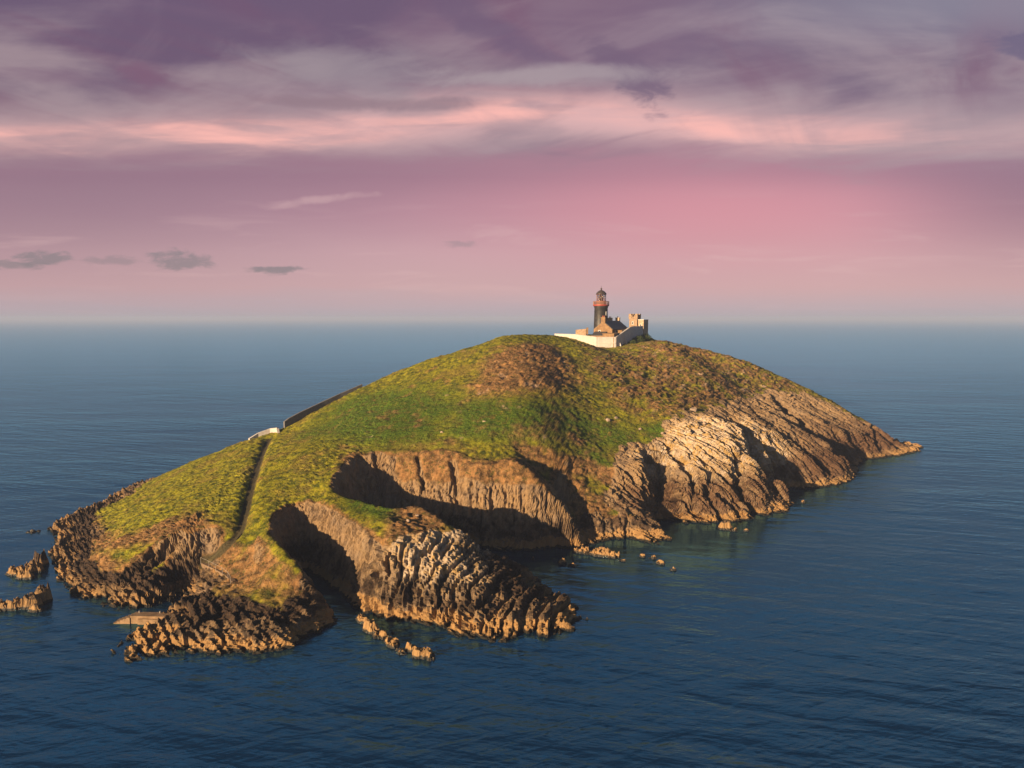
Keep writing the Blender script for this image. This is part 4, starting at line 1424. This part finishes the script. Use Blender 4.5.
# purple underside just below the band
un = W.math('MULTIPLY', W.math('SUBTRACT', 1.0, hi), bell(el, .212, .030))
col = W.mix(W.math('MULTIPLY', un, W.rng(az, .75, .05, .55, .30)), col, (.29, .135, .20))
# faint streaks lower down
low = W.math('MULTIPLY', W.math('MULTIPLY', W.rng(n_f, .54, .72), bell(el, .085, .06)), .32)
col = W.mix(low, col, (.72, .45, .45))


_pn = {}


def puff(a0, e0, wa, we, colr, amt, tilt=0.0, thr=(.22, .80), sc=1.0, rag=1.0):
    global col
    if sc not in _pn:
        _pn[sc] = (W.noise(comb(W.math('MULTIPLY', az, 46.0 * sc), W.math('MULTIPLY', el, 105.0 * sc), 3.1 + sc), 1.0, 5, .68, .6),
                   W.noise(comb(W.math('MULTIPLY', az, 20.0 * sc), W.math('MULTIPLY', el, 40.0 * sc), 8.1 + sc), 1.0, 2, .6, .3))
    nn, nw = _pn[sc]
    aa = W.math('SUBTRACT', az, a0)
    ee = W.math('SUBTRACT', W.math('SUBTRACT', el, e0), W.math('MULTIPLY', aa, tilt))
    ee = W.math('ADD', ee, W.math('MULTIPLY', W.math('SUBTRACT', nw, .5), we * 2.2))
    bb = W.math('MULTIPLY', bell(aa, 0.0, wa), bell(ee, 0.0, we))
    m = W.math('ADD', bb, W.math('MULTIPLY', W.math('SUBTRACT', nn, .56), 1.7 * rag))
    m = W.math('MULTIPLY', W.rng(m, thr[0], thr[1]), W.rng(bb, .08, .45))
    col = W.mix(W.math('MULTIPLY', m, amt), col, colr)


dk = (.245, .185, .215)
puff(-.440, .080, .046, .0110, dk, .8)
puff(-.455, .093, .030, .008, dk, .8)
puff(-.326, .069, .042, .0070, dk, .9)
puff(-.588, .084, .034, .0125, dk, .85)
puff(-.632, .076, .050, .009, dk, .75)
puff(-.520, .082, .040, .008, dk, .5)
puff(-.072, .104, .030, .006, dk, .4)
puff(-.270, .166, .090, .0075, (.64, .39, .40), .5, .10, (.25, 1.0), .5, .7)
puff(.165, .331, .075, .034, (.17, .095, .155), .85, -.65, (.2, .8), .5, .8)
puff(.085, .441, .026, .024, (.11, .08, .16), .85, .6, (.25, .75), .5, .8)
puff(.625, .350, .050, .022, (.135, .09, .165), .8, -.35, (.25, .75), .5, .8)
puff(-.475, .325, .034, .017, (.20, .09, .15), .8, 0, (.25, .8), .5, .7)
puff(-.240, .345, .150, .040, (.345, .275, .30), .55, -.12, (.15, .9), .25, .6)
puff(-.03, .385, .17, .024, (.15, .085, .15), .75, -.45, (.15, .9), .25, .8)
puff(.05, .325, .20, .016, (.42, .33, .345), .7, 0, (.1, .9), .25, .6)
puff(-.20, .292, .22, .010, (.28, .17, .20), .7, 0.0, (.15, .9), .25, .9)

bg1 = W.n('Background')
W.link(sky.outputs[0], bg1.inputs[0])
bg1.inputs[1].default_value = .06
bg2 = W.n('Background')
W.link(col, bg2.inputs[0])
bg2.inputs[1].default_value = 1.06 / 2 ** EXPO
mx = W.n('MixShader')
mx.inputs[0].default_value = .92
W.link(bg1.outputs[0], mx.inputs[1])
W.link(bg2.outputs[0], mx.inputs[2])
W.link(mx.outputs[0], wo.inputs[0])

sl_ = bpy.data.lights.new('sun', 'SUN')
sl_.energy = 5.0
sl_.angle = R(.55)
sl_.color = (1.0, .70, .41)
so = bpy.data.objects.new('sun', sl_)
COL.objects.link(so)
a, e = R(SUN_AZ), R(SUN_EL)
to_sun = Vector((math.sin(a) * math.cos(e), math.cos(a) * math.cos(e), math.sin(e)))
so.rotation_euler = to_sun.to_track_quat('Z', 'Y').to_euler()
so.location = to_sun * 500

# ------------------------------------------------------------------ camera, render
cd = bpy.data.cameras.new('camera')
cd.sensor_fit = 'HORIZONTAL'
cd.sensor_width = 36.0
cd.lens = 36.0 * FOC / 1024.0
cd.clip_start, cd.clip_end = 1.0, 200000.0
co = bpy.data.objects.new('camera', cd)
COL.objects.link(co)
co.location = (0, 0, CAM_H)
co.rotation_euler = (math.pi / 2 - PITCH, 0, 0)
SC.camera = co
SC.view_settings.view_transform = 'Standard'
SC.view_settings.look = 'None'
SC.view_settings.gamma = 1
SC.view_settings.exposure = EXPO
w.cycles.sampling_method = 'NONE'
SC.cycles.use_denoising = True
SC.cycles.max_bounces = 6
SC.cycles.use_adaptive_sampling = True
SC.cycles.adaptive_threshold = 0.01
